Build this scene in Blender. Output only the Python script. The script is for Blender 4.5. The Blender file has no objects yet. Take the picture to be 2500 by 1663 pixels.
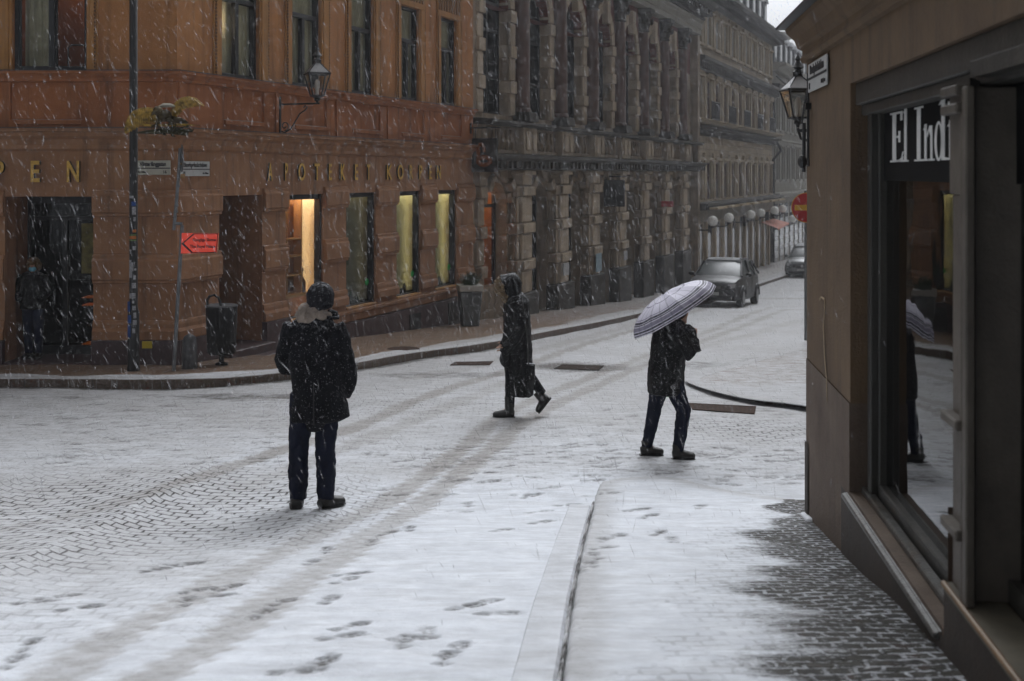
import bpy, bmesh, math, random
import numpy as np
from mathutils import Matrix, Vector
random.seed(7); rng = np.random.default_rng(7)
SC = bpy.context.scene; COL = SC.collection
PI = math.pi; R = math.radians
F_PX = 2800.0; CX = 1250.0; HY = 424.0; EYE = 1.7

# ------------------------------------------------------------------ camera
cam = bpy.data.cameras.new('camera'); cam.lens = F_PX/2500*36; cam.sensor_width = 36
cam.shift_y = -(831.5-HY)/2500; cam.clip_start = .05; cam.clip_end = 900
cam.dof.use_dof = True; cam.dof.focus_distance = 11.5; cam.dof.aperture_fstop = 2.8
co = bpy.data.objects.new('camera', cam); COL.objects.link(co)
co.location = (0, 0, EYE); co.rotation_euler = (R(90), 0, 0); SC.camera = co
# ------------------------------------------------------------------ sky, sun, exposure
SUN_EL, SUN_AZ = R(48), R(10)        # azimuth clockwise from +Y: high over the far end of the street, behind cloud
w = bpy.data.worlds.new('World'); SC.world = w; w.use_nodes = True
nt = w.node_tree; bg = nt.nodes['Background']
sk = nt.nodes.new('ShaderNodeTexSky'); sk.sky_type = 'NISHITA'; sk.sun_disc = False
sk.sun_elevation = SUN_EL; sk.sun_rotation = SUN_AZ; sk.air_density = 1.0; sk.dust_density = 10.0; sk.ozone_density = 1.0
hs = nt.nodes.new('ShaderNodeHueSaturation'); hs.inputs['Saturation'].default_value = .0
nt.links.new(sk.outputs[0], hs.inputs['Color']); gm_ = nt.nodes.new('ShaderNodeMix'); gm_.data_type = 'RGBA'; gm_.blend_type = 'MULTIPLY'; gm_.inputs[0].default_value = 1; gm_.inputs[7].default_value = (.955,.985,1.035,1)
nt.links.new(hs.outputs[0], gm_.inputs[6]); nt.links.new(gm_.outputs[2], bg.inputs[0])
bg.inputs[1].default_value = .15
sl = bpy.data.lights.new('sun', 'SUN'); sl.energy = .5; sl.angle = R(60); sl.color = (1, .99, .98)
so = bpy.data.objects.new('sun', sl); COL.objects.link(so)
sd = Vector((math.sin(SUN_AZ)*math.cos(SUN_EL), math.cos(SUN_AZ)*math.cos(SUN_EL), math.sin(SUN_EL)))
so.rotation_euler = sd.to_track_quat('Z', 'Y').to_euler(); so.location = (0, -10, 30)
vs = SC.view_settings; vs.view_transform = 'Standard'; vs.look = 'None'; vs.gamma = 1; vs.exposure = -0.18
SC.cycles.max_bounces = 6; SC.cycles.volume_bounces = 0; SC.cycles.transparent_max_bounces = 24

# ------------------------------------------------------------------ helpers
class MB:
    def __init__(s, M=None): s.v = []; s.f = []; s.mi = []; s.M = M or Matrix(); s.cur = 0
    def add(s, vs_, fs, M=None):
        M = s.M @ M if M is not None else s.M
        o = len(s.v); s.v += [tuple(M @ Vector(p)) for p in vs_]
        s.f += [tuple(i+o for i in f) for f in fs]; s.mi += [s.cur]*len(fs); return s
    def box(s, x0, x1, y0, y1, z0, z1, M=None):
        return s.add([(x0,y0,z0),(x1,y0,z0),(x1,y1,z0),(x0,y1,z0),(x0,y0,z1),(x1,y0,z1),(x1,y1,z1),(x0,y1,z1)],
                     [(0,3,2,1),(4,5,6,7),(0,1,5,4),(1,2,6,5),(2,3,7,6),(3,0,4,7)], M)
    def prism(s, poly, y0, y1, M=None):          # poly in (x,z)
        n = len(poly)
        return s.add([(x,y0,z) for x,z in poly]+[(x,y1,z) for x,z in poly],
                     [tuple(range(n)), tuple(range(2*n-1,n-1,-1))]+[(i,i+n,(i+1)%n+n,(i+1)%n) for i in range(n)], M)
    def tube(s, pts, rad, n=10, cap=True, side=(1,0,0), M=None):
        P = [Vector(p) for p in pts]; V = []; sd_ = Vector(side)
        for i, p in enumerate(P):
            t = (P[min(i+1,len(P)-1)]-P[max(i-1,0)]).normalized()
            a = sd_-t*sd_.dot(t)
            if a.length < .15:
                a = Vector((0,1,0)); a = a-t*a.dot(t)
                if a.length < .15: a = Vector((0,0,1)); a = a-t*a.dot(t)
            a.normalize(); b = t.cross(a)
            r = rad[i] if isinstance(rad,(list,tuple)) else rad
            ra, rb = r if isinstance(r,(list,tuple)) else (r, r)
            for k in range(n):
                q = 2*PI*k/n; V.append(p+a*ra*math.cos(q)+b*rb*math.sin(q))
        fs = [(i*n+k, i*n+(k+1)%n, (i+1)*n+(k+1)%n, (i+1)*n+k) for i in range(len(P)-1) for k in range(n)]
        if cap: fs += [tuple(range(n-1,-1,-1)), tuple(range((len(P)-1)*n, len(P)*n))]
        return s.add(V, fs, M)
    def ell(s, c, r, n=14, m=9, M=None):
        V = []; 
        for i in range(m+1):
            th = PI*i/m
            for k in range(n):
                ph = 2*PI*k/n; V.append((c[0]+r[0]*math.sin(th)*math.cos(ph), c[1]+r[1]*math.sin(th)*math.sin(ph), c[2]+r[2]*math.cos(th)))
        return s.add(V, [(i*n+k,(i+1)*n+k,(i+1)*n+(k+1)%n,i*n+(k+1)%n) for i in range(m) for k in range(n)], M)
    def lathe(s, prof, n=16, M=None):            # prof (r,z)
        V = [(r*math.cos(2*PI*k/n), r*math.sin(2*PI*k/n), z) for r,z in prof for k in range(n)]
        fs = [(i*n+k, i*n+(k+1)%n, (i+1)*n+(k+1)%n, (i+1)*n+k) for i in range(len(prof)-1) for k in range(n)]
        fs += [tuple(range(n-1,-1,-1)), tuple(range((len(prof)-1)*n, len(prof)*n))]
        return s.add(V, fs, M)
    def sweep(s, prof, path, M=None):            # closed profile (out,z) along plan path; out = to the right of travel direction
        P = [Vector((p[0],p[1])) for p in path]; V = []; n = len(prof)
        for i, p in enumerate(P):
            def nrm(a, b):
                t = (b-a).normalized(); return Vector((t.y,-t.x))
            if i == 0: m = nrm(P[0],P[1])
            elif i == len(P)-1: m = nrm(P[-2],P[-1])
            else:
                n1, n2 = nrm(P[i-1],p), nrm(p,P[i+1]); m = (n1+n2).normalized(); m = m/max(.3,m.dot(n1))
            zz = path[i][2] if len(path[i]) > 2 else 0
            V += [(p.x+m.x*o, p.y+m.y*o, z+zz) for o,z in prof]
        fs = [(i*n+k, i*n+(k+1)%n, (i+1)*n+(k+1)%n, (i+1)*n+k) for i in range(len(P)-1) for k in range(n)]
        fs += [tuple(range(n)), tuple(range(len(P)*n-1,(len(P)-1)*n-1,-1))]
        return s.add(V, fs, M)
    def wall(s, u0, u1, z0, z1, ops, dep, y=0.0, M=None):   # front sheet with reveals; ops (a,b,c,d,arch)
        us = sorted({u0,u1}|{min(max(o[k],u0),u1) for o in ops for k in (0,1)}); zs = sorted({z0,z1}|{min(max(o[k],z0),z1) for o in ops for k in (2,3)})
        def isop(a,b,c,d):
            m, q = (a+b)/2, (c+d)/2
            return any(o[0]<m<o[1] and o[2]<q<o[3] for o in ops)
        for a,b in zip(us,us[1:]):
            for c,d in zip(zs,zs[1:]):
                if not isop(a,b,c,d): s.add([(a,y,c),(b,y,c),(b,y,d),(a,y,d)],[(0,1,2,3)],M)
        for o in ops:
            a,b,c,d = o[:4]; arch = len(o) > 4 and o[4]
            q = y+(o[5] if len(o) > 5 else dep)
            if not arch:
                sk_ = o[6] if len(o) > 6 else ''; s.add([(a,y,c),(a,q,c),(b,y,c),(b,q,c),(a,y,d),(a,q,d),(b,y,d),(b,q,d)],[(0,1,5,4),(2,6,7,3)]+([] if 't' in sk_ else [(4,5,7,6)])+([] if 'b' in sk_ else [(0,2,3,1)]),M)
            else:
                r = (b-a)/2; cx = (a+b)/2; sp = d-r*arch-.01; N = 12
                s.add([(a,y,c),(a,q,c),(b,y,c),(b,q,c),(a,y,sp),(a,q,sp),(b,y,sp),(b,q,sp)],[(0,1,5,4),(2,6,7,3),(0,2,3,1)],M)
                V = []
                for k in range(N+1):
                    t = PI-PI*k/N; x = cx+r*math.cos(t); z = sp+r*arch*math.sin(t)
                    V += [(x,y,z),(x,q,z),(x,y,d)]
                s.add(V, [f for k in range(N) for f in ((3*k,3*k+3,3*k+5,3*k+2),(3*k,3*k+1,3*k+4,3*k+3))],M)
        return s
    def mesh(s, name, mats):
        me = bpy.data.meshes.new(name); me.from_pydata(s.v, [], s.f)
        for m in (mats if isinstance(mats,(list,tuple)) else [mats]): me.materials.append(m)
        if any(s.mi): me.polygons.foreach_set('material_index', s.mi)
        return me
    def build(s, name, mats, parent=None, smooth=False, bevel=0, weld=True):
        me = s.mesh(name, mats)
        bm = bmesh.new(); bm.from_mesh(me)
        if weld: bmesh.ops.remove_doubles(bm, verts=bm.verts, dist=1e-5)
        bmesh.ops.recalc_face_normals(bm, faces=bm.faces); bm.to_mesh(me); bm.free()
        o = bpy.data.objects.new(name, me); COL.objects.link(o); o.parent = parent
        if smooth:
            me.polygons.foreach_set('use_smooth', [True]*len(me.polygons)); me.set_sharp_from_angle(angle=R(50) if smooth is True else R(smooth))
        if bevel:
            b = o.modifiers.new('bevel','BEVEL'); b.width = bevel; b.segments = 1; b.limit_method = 'ANGLE'; b.angle_limit = R(40)
        return o
def tag(o, label, cat, group=None):
    o['label'] = label; o['category'] = cat
    if group: o['group'] = group
    return o
def thing(name, label, cat, loc=(0,0,0), rz=0, group=None):
    o = bpy.data.objects.new(name, None); COL.objects.link(o); o.empty_display_size = .2
    o.location = loc; o.rotation_euler = (0,0,rz); return tag(o, label, cat, group)
def link_copy(me, name, parent, M):
    o = bpy.data.objects.new(name, me); COL.objects.link(o); o.parent = parent; o.matrix_local = M; return o
def T(x,y,z): return Matrix.Translation((x,y,z))
def RZ(a): return Matrix.Rotation(a,4,'Z')
def text(mb, s, size, M, extrude=.004, align='LEFT', sx=1.0, spacing=1.0, bold=0):
    cu = bpy.data.curves.new('t','FONT'); cu.body = s; cu.size = size; cu.extrude = extrude; cu.align_x = align
    cu.space_character = spacing; cu.resolution_u = 3; cu.offset = bold
    o = bpy.data.objects.new('t', cu); COL.objects.link(o)
    me = bpy.data.meshes.new_from_object(o)
    mb.add([(v.co.x*sx, -v.co.z, v.co.y) for v in me.vertices], [tuple(p.vertices) for p in me.polygons], M)
    bpy.data.objects.remove(o); bpy.data.curves.remove(cu); bpy.data.meshes.remove(me)

# ------------------------------------------------------------------ materials
def NT(name):
    m = bpy.data.materials.new(name); m.use_nodes = True; t = m.node_tree; return m, t, t.nodes['Principled BSDF']
def N(t, typ, **kw):
    n = t.nodes.new(typ)
    for k, v in kw.items():
        if k.startswith('i_'):
            key = k[2:]; key = int(key) if key.isdigit() else key.replace('_',' ')
            n.inputs[key].default_value = v
        else: setattr(n, k, v)
    return n
def math_(t, op, a, b=None, clamp=False):
    n = t.nodes.new('ShaderNodeMath'); n.operation = op; n.use_clamp = clamp
    for i, x in enumerate((a,b)):
        if x is None: continue
        if isinstance(x,(int,float)): n.inputs[i].default_value = x
        else: t.links.new(x, n.inputs[i])
    return n.outputs[0]
def mixc(t, fac, a, b):
    n = t.nodes.new('ShaderNodeMix'); n.data_type = 'RGBA'
    for i, x in ((0,fac),(6,a),(7,b)):
        if isinstance(x,(int,float)): n.inputs[i].default_value = x
        elif isinstance(x, tuple): n.inputs[i].default_value = (*x[:3],1)
        else: t.links.new(x, n.inputs[i])
    return n.outputs[2]
def ramp(t, x, lo, hi):
    n = t.nodes.new('ShaderNodeMapRange'); n.clamp = True; n.inputs[1].default_value = lo; n.inputs[2].default_value = hi
    t.links.new(x, n.inputs[0]); return n.outputs[0]
def noise(t, vec, scale, detail=4, rough=.6):
    n = t.nodes.new('ShaderNodeTexNoise'); n.inputs['Scale'].default_value = scale; n.inputs['Detail'].default_value = detail
    n.inputs['Roughness'].default_value = rough; t.links.new(vec, n.inputs['Vector']); return n.outputs[0]
def mapv(t, vec, sc=(1,1,1), loc=(0,0,0), rot=(0,0,0)):
    n = t.nodes.new('ShaderNodeMapping'); n.inputs['Scale'].default_value = sc; n.inputs['Location'].default_value = loc
    n.inputs['Rotation'].default_value = rot; t.links.new(vec, n.inputs['Vector']); return n.outputs[0]
def bump(t, p, h, strength=.4, dist=.01):
    b = t.nodes.new('ShaderNodeBump'); b.inputs['Strength'].default_value = strength; b.inputs['Distance'].default_value = dist
    t.links.new(h, b.inputs['Height']); t.links.new(b.outputs[0], p.inputs['Normal'])
def stucco(name, c1, c2, sc=1.6, rough=.85, bmp=.5, streak=.35, dirt=(.06,.05,.045), bscale=60, bd=.006):
    m, t, p = NT(name); oc = N(t,'ShaderNodeTexCoord').outputs['Object']
    a = ramp(t, noise(t, oc, sc, 6, .65), .32, .68); c = mixc(t, a, c1, c2)
    s1 = noise(t, mapv(t, oc, (5,5,.35)), 1.0, 5, .7); f = math_(t,'MULTIPLY', ramp(t, s1, .5, .72), streak)
    c = mixc(t, f, c, dirt)
    sp = math_(t,'MULTIPLY', ramp(t, noise(t, oc, 14, 4, .75), .55, .75), streak*.7); c = mixc(t, sp, c, tuple(x*.55 for x in c1))
    t.links.new(c, p.inputs['Base Color']); p.inputs['Roughness'].default_value = rough
    bump(t, p, math_(t,'ADD', noise(t, oc, bscale, 3, .6), math_(t,'MULTIPLY', noise(t, oc, 6, 3), 1.5)), bmp, bd); return m
def plain(name, c, rough=.6, metal=0, var=.25, sc=8, bmp=.15, spec=None):
    m, t, p = NT(name); oc = N(t,'ShaderNodeTexCoord').outputs['Object']
    c2 = tuple(x*(1-var) for x in c)
    t.links.new(mixc(t, ramp(t, noise(t, oc, sc, 5), .35, .65), c, c2), p.inputs['Base Color'])
    p.inputs['Roughness'].default_value = rough; p.inputs['Metallic'].default_value = metal
    if spec is not None: p.inputs['Specular IOR Level'].default_value = spec
    if bmp: bump(t, p, noise(t, oc, sc*6, 3), bmp, .004)
    return m
def cloth(name, c, rough=.9, sc=9, fleck=.0, fleckc=(.25,.25,.27)):
    m, t, p = NT(name); oc = N(t,'ShaderNodeTexCoord').outputs['Object']
    c = mixc(t, ramp(t, noise(t, oc, sc, 5), .3, .7), c, tuple(x*.55 for x in c))
    if fleck: c = mixc(t, math_(t,'MULTIPLY', ramp(t, noise(t, oc, 70, 2), .62, .7), fleck), c, fleckc)
    gn = N(t,'ShaderNodeSeparateXYZ'); t.links.new(N(t,'ShaderNodeNewGeometry').outputs['Normal'], gn.inputs[0])
    c = mixc(t, math_(t,'MULTIPLY', math_(t,'MULTIPLY', ramp(t, gn.outputs[2], .25, .85), ramp(t, noise(t, oc, 38, 4, .7), .50, .66)), .6), c, (.5,.51,.54))
    t.links.new(c, p.inputs['Base Color']); p.inputs['Roughness'].default_value = rough; p.inputs['Specular IOR Level'].default_value = .2
    bump(t, p, math_(t,'ADD', noise(t, oc, 220, 2), math_(t,'MULTIPLY', noise(t, mapv(t,oc,(14,14,5)), 1, 3), 3)), .35, .006); return m
def glass(name, tint=(.6,.65,.65), refl=1.0, rough=.03):
    m = bpy.data.materials.new(name); m.use_nodes = True; t = m.node_tree; t.nodes.clear()
    tr = N(t,'ShaderNodeBsdfTransparent'); tr.inputs[0].default_value = (*tint,1)
    gl = N(t,'ShaderNodeBsdfGlossy'); gl.inputs['Roughness'].default_value = rough
    fr = N(t,'ShaderNodeFresnel'); fr.inputs[0].default_value = 1.5
    oc = N(t,'ShaderNodeTexCoord').outputs['Object']; b = t.nodes.new('ShaderNodeBump'); b.inputs['Strength'].default_value = .05; b.inputs['Distance'].default_value = .02
    t.links.new(noise(t, oc, 2.5, 2), b.inputs['Height']); t.links.new(b.outputs[0], gl.inputs['Normal'])
    mx = N(t,'ShaderNodeMixShader'); f = math_(t,'MULTIPLY', math_(t,'MULTIPLY', fr.outputs[0], refl, True), math_(t,'SUBTRACT', 1.0, N(t,'ShaderNodeNewGeometry').outputs['Backfacing']))
    t.links.new(f, mx.inputs[0]); t.links.new(tr.outputs[0], mx.inputs[1]); t.links.new(gl.outputs[0], mx.inputs[2])
    o = N(t,'ShaderNodeOutputMaterial'); t.links.new(mx.outputs[0], o.inputs[0]); return m
def emit(name, c, s):
    m, t, p = NT(name); p.inputs['Base Color'].default_value = (*c,1); p.inputs['Emission Color'].default_value = (*c,1); p.inputs['Emission Strength'].default_value = s; return m
def blocks(name, c1, c2, mortar, bw, bh, rot=(R(90),0,0), ms=.02, rough=.85, streak=.4):   # coursed stone or brick
    m, t, p = NT(name); oc = N(t,'ShaderNodeTexCoord').outputs['Object']
    b = N(t,'ShaderNodeTexBrick'); b.inputs['Scale'].default_value = 1; b.inputs['Brick Width'].default_value = bw; b.inputs['Row Height'].default_value = bh
    b.inputs['Mortar Size'].default_value = ms*.5; b.inputs['Color1'].default_value = (*c1,1); b.inputs['Color2'].default_value = (*c2,1); b.inputs['Mortar'].default_value = (*mortar,1)
    t.links.new(mapv(t, oc, rot=rot), b.inputs['Vector'])
    c = mixc(t, math_(t,'MULTIPLY', ramp(t, noise(t, oc, 3, 6, .7), .4, .7), .45), b.outputs['Color'], tuple(x*.45 for x in c1))
    c = mixc(t, math_(t,'MULTIPLY', ramp(t, noise(t, mapv(t,oc,(4,4,.4)), 1, 5, .7), .5, .7), streak), c, (.04,.035,.03))
    t.links.new(c, p.inputs['Base Color']); p.inputs['Roughness'].default_value = rough
    bump(t, p, math_(t,'SUBTRACT', noise(t, oc, 25, 4), math_(t,'MULTIPLY', b.outputs['Fac'], 1.5)), .6, .012); return m

M_OR_UP = stucco('orange_plaster', (.46,.205,.070), (.33,.138,.047), .9, streak=.55, dirt=(.06,.033,.02))
M_OCHRE = stucco('ochre_plaster', (.42,.20,.058), (.31,.14,.042), 1.4, streak=.5, dirt=(.06,.038,.02))
M_OR_LO = stucco('tan_stone_plaster', (.36,.182,.09), (.245,.12,.062), .8, streak=.6, dirt=(.045,.03,.022))
M_OR_MID = stucco('rust_plaster', (.39,.142,.05), (.27,.094,.034), 1.0, streak=.6, dirt=(.045,.024,.015))
M_PLINTH = stucco('purple_granite', (.085,.05,.053), (.055,.037,.04), 9, .5, .3, .3)
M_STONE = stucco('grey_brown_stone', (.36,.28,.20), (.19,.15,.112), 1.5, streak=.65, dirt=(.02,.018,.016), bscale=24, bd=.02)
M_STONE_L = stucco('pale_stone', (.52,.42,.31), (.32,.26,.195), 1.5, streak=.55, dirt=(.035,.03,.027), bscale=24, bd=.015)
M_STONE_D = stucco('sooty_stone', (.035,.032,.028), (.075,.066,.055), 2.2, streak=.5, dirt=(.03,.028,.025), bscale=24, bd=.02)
M_REDCOL = stucco('red_granite', (.11,.052,.036), (.065,.035,.027), 3.0, .5, .2, .5, dirt=(.05,.03,.025))
M_REDBR = blocks('red_brick', (.20,.05,.032), (.15,.038,.026), (.09,.05,.04), .24, .08, ms=.014)
M_BEIGE = blocks('beige_ashlar', (.44,.355,.245), (.36,.29,.20), (.19,.155,.115), .9, .32, ms=.03)
M_BEIGE_P = stucco('beige_trim', (.46,.375,.26), (.34,.275,.195), 1.4, streak=.5, dirt=(.06,.05,.042))
M_PALE = stucco('pale_facade', (.30,.285,.245), (.24,.225,.19), 1.2, streak=.45, dirt=(.10,.095,.085))
M_SHOPWALL = stucco('brown_ochre_plaster', (.135,.084,.042), (.080,.048,.025), 1.6, .8, .9, .7, dirt=(.032,.022,.015))
M_SHOPLOW = stucco('patched_grey_plaster', (.135,.098,.072), (.075,.049,.034), 2.2, .8, .9, .8, dirt=(.055,.038,.026))
M_SHOPDARK = stucco('damp_brown_base', (.04,.026,.017), (.024,.017,.013), 2.5, .7, .6, .5, dirt=(.02,.016,.012))
M_WOODGREY = stucco('weathered_grey_green_wood', (.030,.028,.022), (.018,.017,.014), 3, .55, .6, .6, dirt=(.06,.055,.045))
M_WOODPALE = stucco('worn_pale_wood', (.10,.084,.066), (.05,.041,.032), 4, .6, .6, .7, dirt=(.06,.05,.04))
M_SILL = stucco('stained_sill_stone', (.10,.10,.095), (.028,.025,.02), 16, .35, .9, .9, dirt=(.05,.03,.012))
M_METALDK = plain('black_iron', (.014,.014,.015), .45, 0, .3, 12, .15)
M_FRAME = plain('near_black_frame', (.014,.014,.016), .5, 0, .3, 12, .1)
M_ROOF = plain('dark_roof_sheet', (.055,.057,.062), .5, 0, .3, 2, .1)
M_SNOW = None
M_GREYPOLE = plain('galvanised_steel', (.20,.21,.22), .5, .4, .3, 10, .1)
M_GOLDL = plain('dull_gold_paint', (.72,.43,.08), .5, .0, .35, 14, .1)
M_GOLD = plain('weathered_gilding', (.52,.32,.05), .45, .3, .75, 16, .3)
M_GOLDB = plain('shaded_gilding', (.30,.20,.045), .5, .3, .7, 8, .4)
M_GOLDD = plain('dark_gilding', (.09,.062,.02), .5, .3, .6, 9, .4)  # darker gilding for the body of the bird
M_SIGNW = plain('white_enamel', (.50,.51,.50), .45, 0, .12, 6, .0)
M_SIGNY = plain('ivory_enamel', (.46,.44,.36), .45, 0, .12, 6, .0)
M_INK = plain('black_ink', (.012,.012,.014), .6, 0, .1, 6, 0)
M_DARKROOM = plain('dark_interior', (.020,.014,.010), .9, 0, .5, 3, 0)
M_ROOMBR = plain('brown_interior', (.05,.026,.014), .8, 0, .5, 4, 0)
M_CURT = plain('beige_curtain', (.60,.52,.37), .9, 0, .3, 3, .1)
M_CURT2 = plain('pale_curtain_edge', (.5,.47,.40), .9, 0, .2, 3, .1)
M_GLASS = glass('window_glass', (.85,.87,.85), .8)
M_GLASSD = glass('old_window_glass', (.7,.74,.72), .8)
M_GLASSK = glass('dark_old_glass', (.6,.62,.6), .3); M_GLASSSHOP = glass('shop_glass', (.42,.45,.45), 1.15, .02)
M_PANEL_WARM = plain('warm_cream_screen', (.78,.64,.44), .9, 0, .12, 2, 0)
M_PANEL_GRN = plain('olive_screen', (.46,.41,.24), .9, 0, .2, 1.5, 0)
M_LAMPW = emit('warm_lamp', (1,.80,.55), 22); M_LAMPY = emit('yellow_lamp', (1,.88,.62), 15); M_LAMPD = emit('dim_lamp', (1,.8,.45), 3)
M_FILLW = emit('warm_fill_strip', (1,.80,.55), 13); M_FILLY = emit('yellow_fill_strip', (1,.88,.60), 10); M_FILLD = emit('dim_fill_strip', (1,.85,.6), 2.5)  # for unseen fill strips added beside the pharmacy displays
M_RED = plain('sign_red', (.42,.015,.02), .4, 0, .15, 6, 0); M_YEL = plain('sign_yellow', (.65,.36,.02), .4, 0, .15, 6, 0)
M_ORSIGN = emit('fluorescent_red_added_glow', (.95,.085,.05), .22)  # faint emission put into the board colour; the board is no lamp
M_GREEN = plain('green_sticker', (.02,.42,.10), .5, 0, .2, 6, 0)
M_JEAN = cloth('dark_denim', (.010,.013,.030)); M_COAT = cloth('black_wool', (.008,.008,.011), fleck=.5); M_PARKA = cloth('black_nylon', (.007,.007,.008), .6, fleck=.5)
M_BOOT = plain('black_leather', (.012,.010,.009), .5, 0, .4, 20, .2); M_SKIN = plain('skin', (.42,.24,.17), .55, 0, .2, 10, .1)
M_KNIT = cloth('dark_knit', (.016,.016,.021), sc=30, fleck=.7); M_SCARF = cloth('beige_scarf', (.34,.28,.235), sc=14, fleck=.5, fleckc=(.08,.06,.05))
M_FUR = cloth('tan_fur', (.24,.175,.11), sc=25, fleck=.6, fleckc=(.6,.55,.48)); M_HAIR = cloth('fair_hair', (.15,.09,.04), sc=25)

def snow_mat():
    m, t, p = NT('snow'); oc = N(t,'ShaderNodeTexCoord').outputs['Object']
    t.links.new(mixc(t, ramp(t, noise(t, oc, 3, 5), .35, .7), (.80,.82,.86), (.70,.72,.76)), p.inputs['Base Color'])
    p.inputs['Roughness'].default_value = .75; bump(t, p, noise(t, oc, 40, 4), .5, .01); return m
M_SNOW = snow_mat()

def ground_mat(name, base=(.085,.078,.07), base2=(.045,.042,.04), bw=.155, bh=.115, fan=True, slab=False):
    m, t, p = NT(name); oc = N(t,'ShaderNodeTexCoord').outputs['Object']
    def attr(a): n = N(t,'ShaderNodeAttribute'); n.attribute_name = a; return n.outputs['Fac']
    slush, bare, joint, foot = attr('slush'), attr('bare'), attr('joint'), attr('foot')
    sx = N(t,'ShaderNodeSeparateXYZ'); t.links.new(oc, sx.inputs[0])
    wob = noise(t, oc, 1.3, 2); wob2 = noise(t, oc, 9, 2)
    if fan:   # segmental arcs
        fx = math_(t,'SUBTRACT', math_(t,'FRACT', math_(t,'DIVIDE', sx.outputs[0], 1.5)), .5)
        arc = math_(t,'MULTIPLY', math_(t,'MULTIPLY', fx, fx), -1.9)
        v = math_(t,'ADD', math_(t,'ADD', sx.outputs[1], arc), math_(t,'MULTIPLY', wob, .25))
        v = math_(t,'ADD', v, math_(t,'MULTIPLY', wob2, .03)); u = math_(t,'ADD', sx.outputs[0], math_(t,'MULTIPLY', wob2, .04))
    else:
        v = math_(t,'ADD', math_(t,'ADD', sx.outputs[1], math_(t,'MULTIPLY', wob2, .045)), math_(t,'MULTIPLY', wob, .12)); u = math_(t,'ADD', sx.outputs[0], math_(t,'MULTIPLY', noise(t, mapv(t, oc, loc=(7,3,1)), 8, 2), .07))
    cv = N(t,'ShaderNodeCombineXYZ'); t.links.new(u, cv.inputs[0]); t.links.new(v, cv.inputs[1])
    b = N(t,'ShaderNodeTexBrick'); b.inputs['Scale'].default_value = 1; b.inputs['Brick Width'].default_value = bw; b.inputs['Row Height'].default_value = bh
    b.inputs['Mortar Size'].default_value = .012 if not slab else .009; b.inputs['Mortar Smooth'].default_value = .4
    b.inputs['Color1'].default_value = (*base,1); b.inputs['Color2'].default_value = (*base2,1); b.inputs['Mortar'].default_value = (.02,.018,.016,1)
    t.links.new(cv.outputs[0], b.inputs['Vector']); mort = b.outputs['Fac']
    n1 = noise(t, oc, 5, 6, .7); n2 = noise(t, mapv(t, oc, (2.2,9,1)), 1.3, 7, .72); n3 = noise(t, oc, 35, 3, .6)
    stone = mixc(t, math_(t,'MULTIPLY', ramp(t, n3, .35, .7), .6), b.outputs['Color'], tuple(x*1.7 for x in base))
    stone = mixc(t, math_(t,'MULTIPLY', ramp(t, noise(t, mapv(t, oc, loc=(3,9,2)), 9, 3), .52, .66), .5), stone, tuple(x*.8 for x in (base[0],base[1]*.95,base[2]*.55))); stone = mixc(t, math_(t,'MULTIPLY', ramp(t, noise(t, mapv(t, oc, loc=(13,2,2)), 12, 3), .58, .68), .6), stone, (base[0]*1.3,base[1]*.65,base[2]*.5))
    snow = mixc(t, ramp(t, n1, .3, .72), (.76,.79,.84), (.55,.575,.62))
    sl = math_(t,'MULTIPLY', slush, ramp(t, math_(t,'ADD', n2, math_(t,'MULTIPLY', n3, .3)), .30, .72), True)
    snow = mixc(t, math_(t,'MULTIPLY', ramp(t, n2, .42, .72), .5), snow, (.36,.36,.365)); snow = mixc(t, math_(t,'MULTIPLY', slush, .6), snow, (.40,.38,.36))
    snow = mixc(t, math_(t,'MULTIPLY', sl, .6), snow, (.22,.205,.19))
    # bare stone shows where thin; dark joints melt through; footprints
    thin = math_(t,'ADD', bare, math_(t,'MULTIPLY', math_(t,'SUBTRACT', math_(t,'ADD', math_(t,'ADD', math_(t,'MULTIPLY', n1, .35), math_(t,'MULTIPLY', n2, .4)), math_(t,'MULTIPLY', n3, .25)), .5), 1.5))
    fb = math_(t,'MULTIPLY', ramp(t, thin, .40, .66), ramp(t, bare, .02, .2))
    fb = math_(t,'MULTIPLY', fb, math_(t,'SUBTRACT', 1.0, math_(t,'MULTIPLY', math_(t,'MULTIPLY', mort, ramp(t, math_(t,'ADD', math_(t,'MULTIPLY', n1, .5), math_(t,'MULTIPLY', n3, .5)), .42, .56)), .9)))
    fj = math_(t,'MULTIPLY', math_(t,'MULTIPLY', mort, joint), ramp(t, math_(t,'ADD', math_(t,'MULTIPLY', n1, .5), math_(t,'MULTIPLY', n2, .5)), .40, .54))
    ff = math_(t,'MULTIPLY', foot, ramp(t, math_(t,'ADD', math_(t,'MULTIPLY', n3, .6), math_(t,'MULTIPLY', n1, .4)), .36, .58))
    c = mixc(t, math_(t,'MULTIPLY', fj, .9, True), snow, (.055,.05,.046))
    c = mixc(t, math_(t,'MULTIPLY', ff, .85, True), c, (.085,.08,.075))
    c = mixc(t, fb, c, stone)
    n4 = noise(t, mapv(t, oc, (26,46,1), loc=(5,5,0)), 1, 4, .7)
    c = mixc(t, math_(t,'MULTIPLY', math_(t,'MULTIPLY', fb, ramp(t, math_(t,'ADD', math_(t,'MULTIPLY', n4, .7), math_(t,'MULTIPLY', n1, .3)), .57, .65)), .8), c, (.62,.64,.67))
    c = mixc(t, math_(t,'MULTIPLY', math_(t,'MULTIPLY', ramp(t, n4, .56, .70), ramp(t, math_(t,'ADD', math_(t,'ADD', slush, math_(t,'MULTIPLY', joint, .5)), math_(t,'MULTIPLY', n2, .4)), .25, .8)), .55), c, (.17,.16,.15))
    t.links.new(c, p.inputs['Base Color'])
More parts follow.
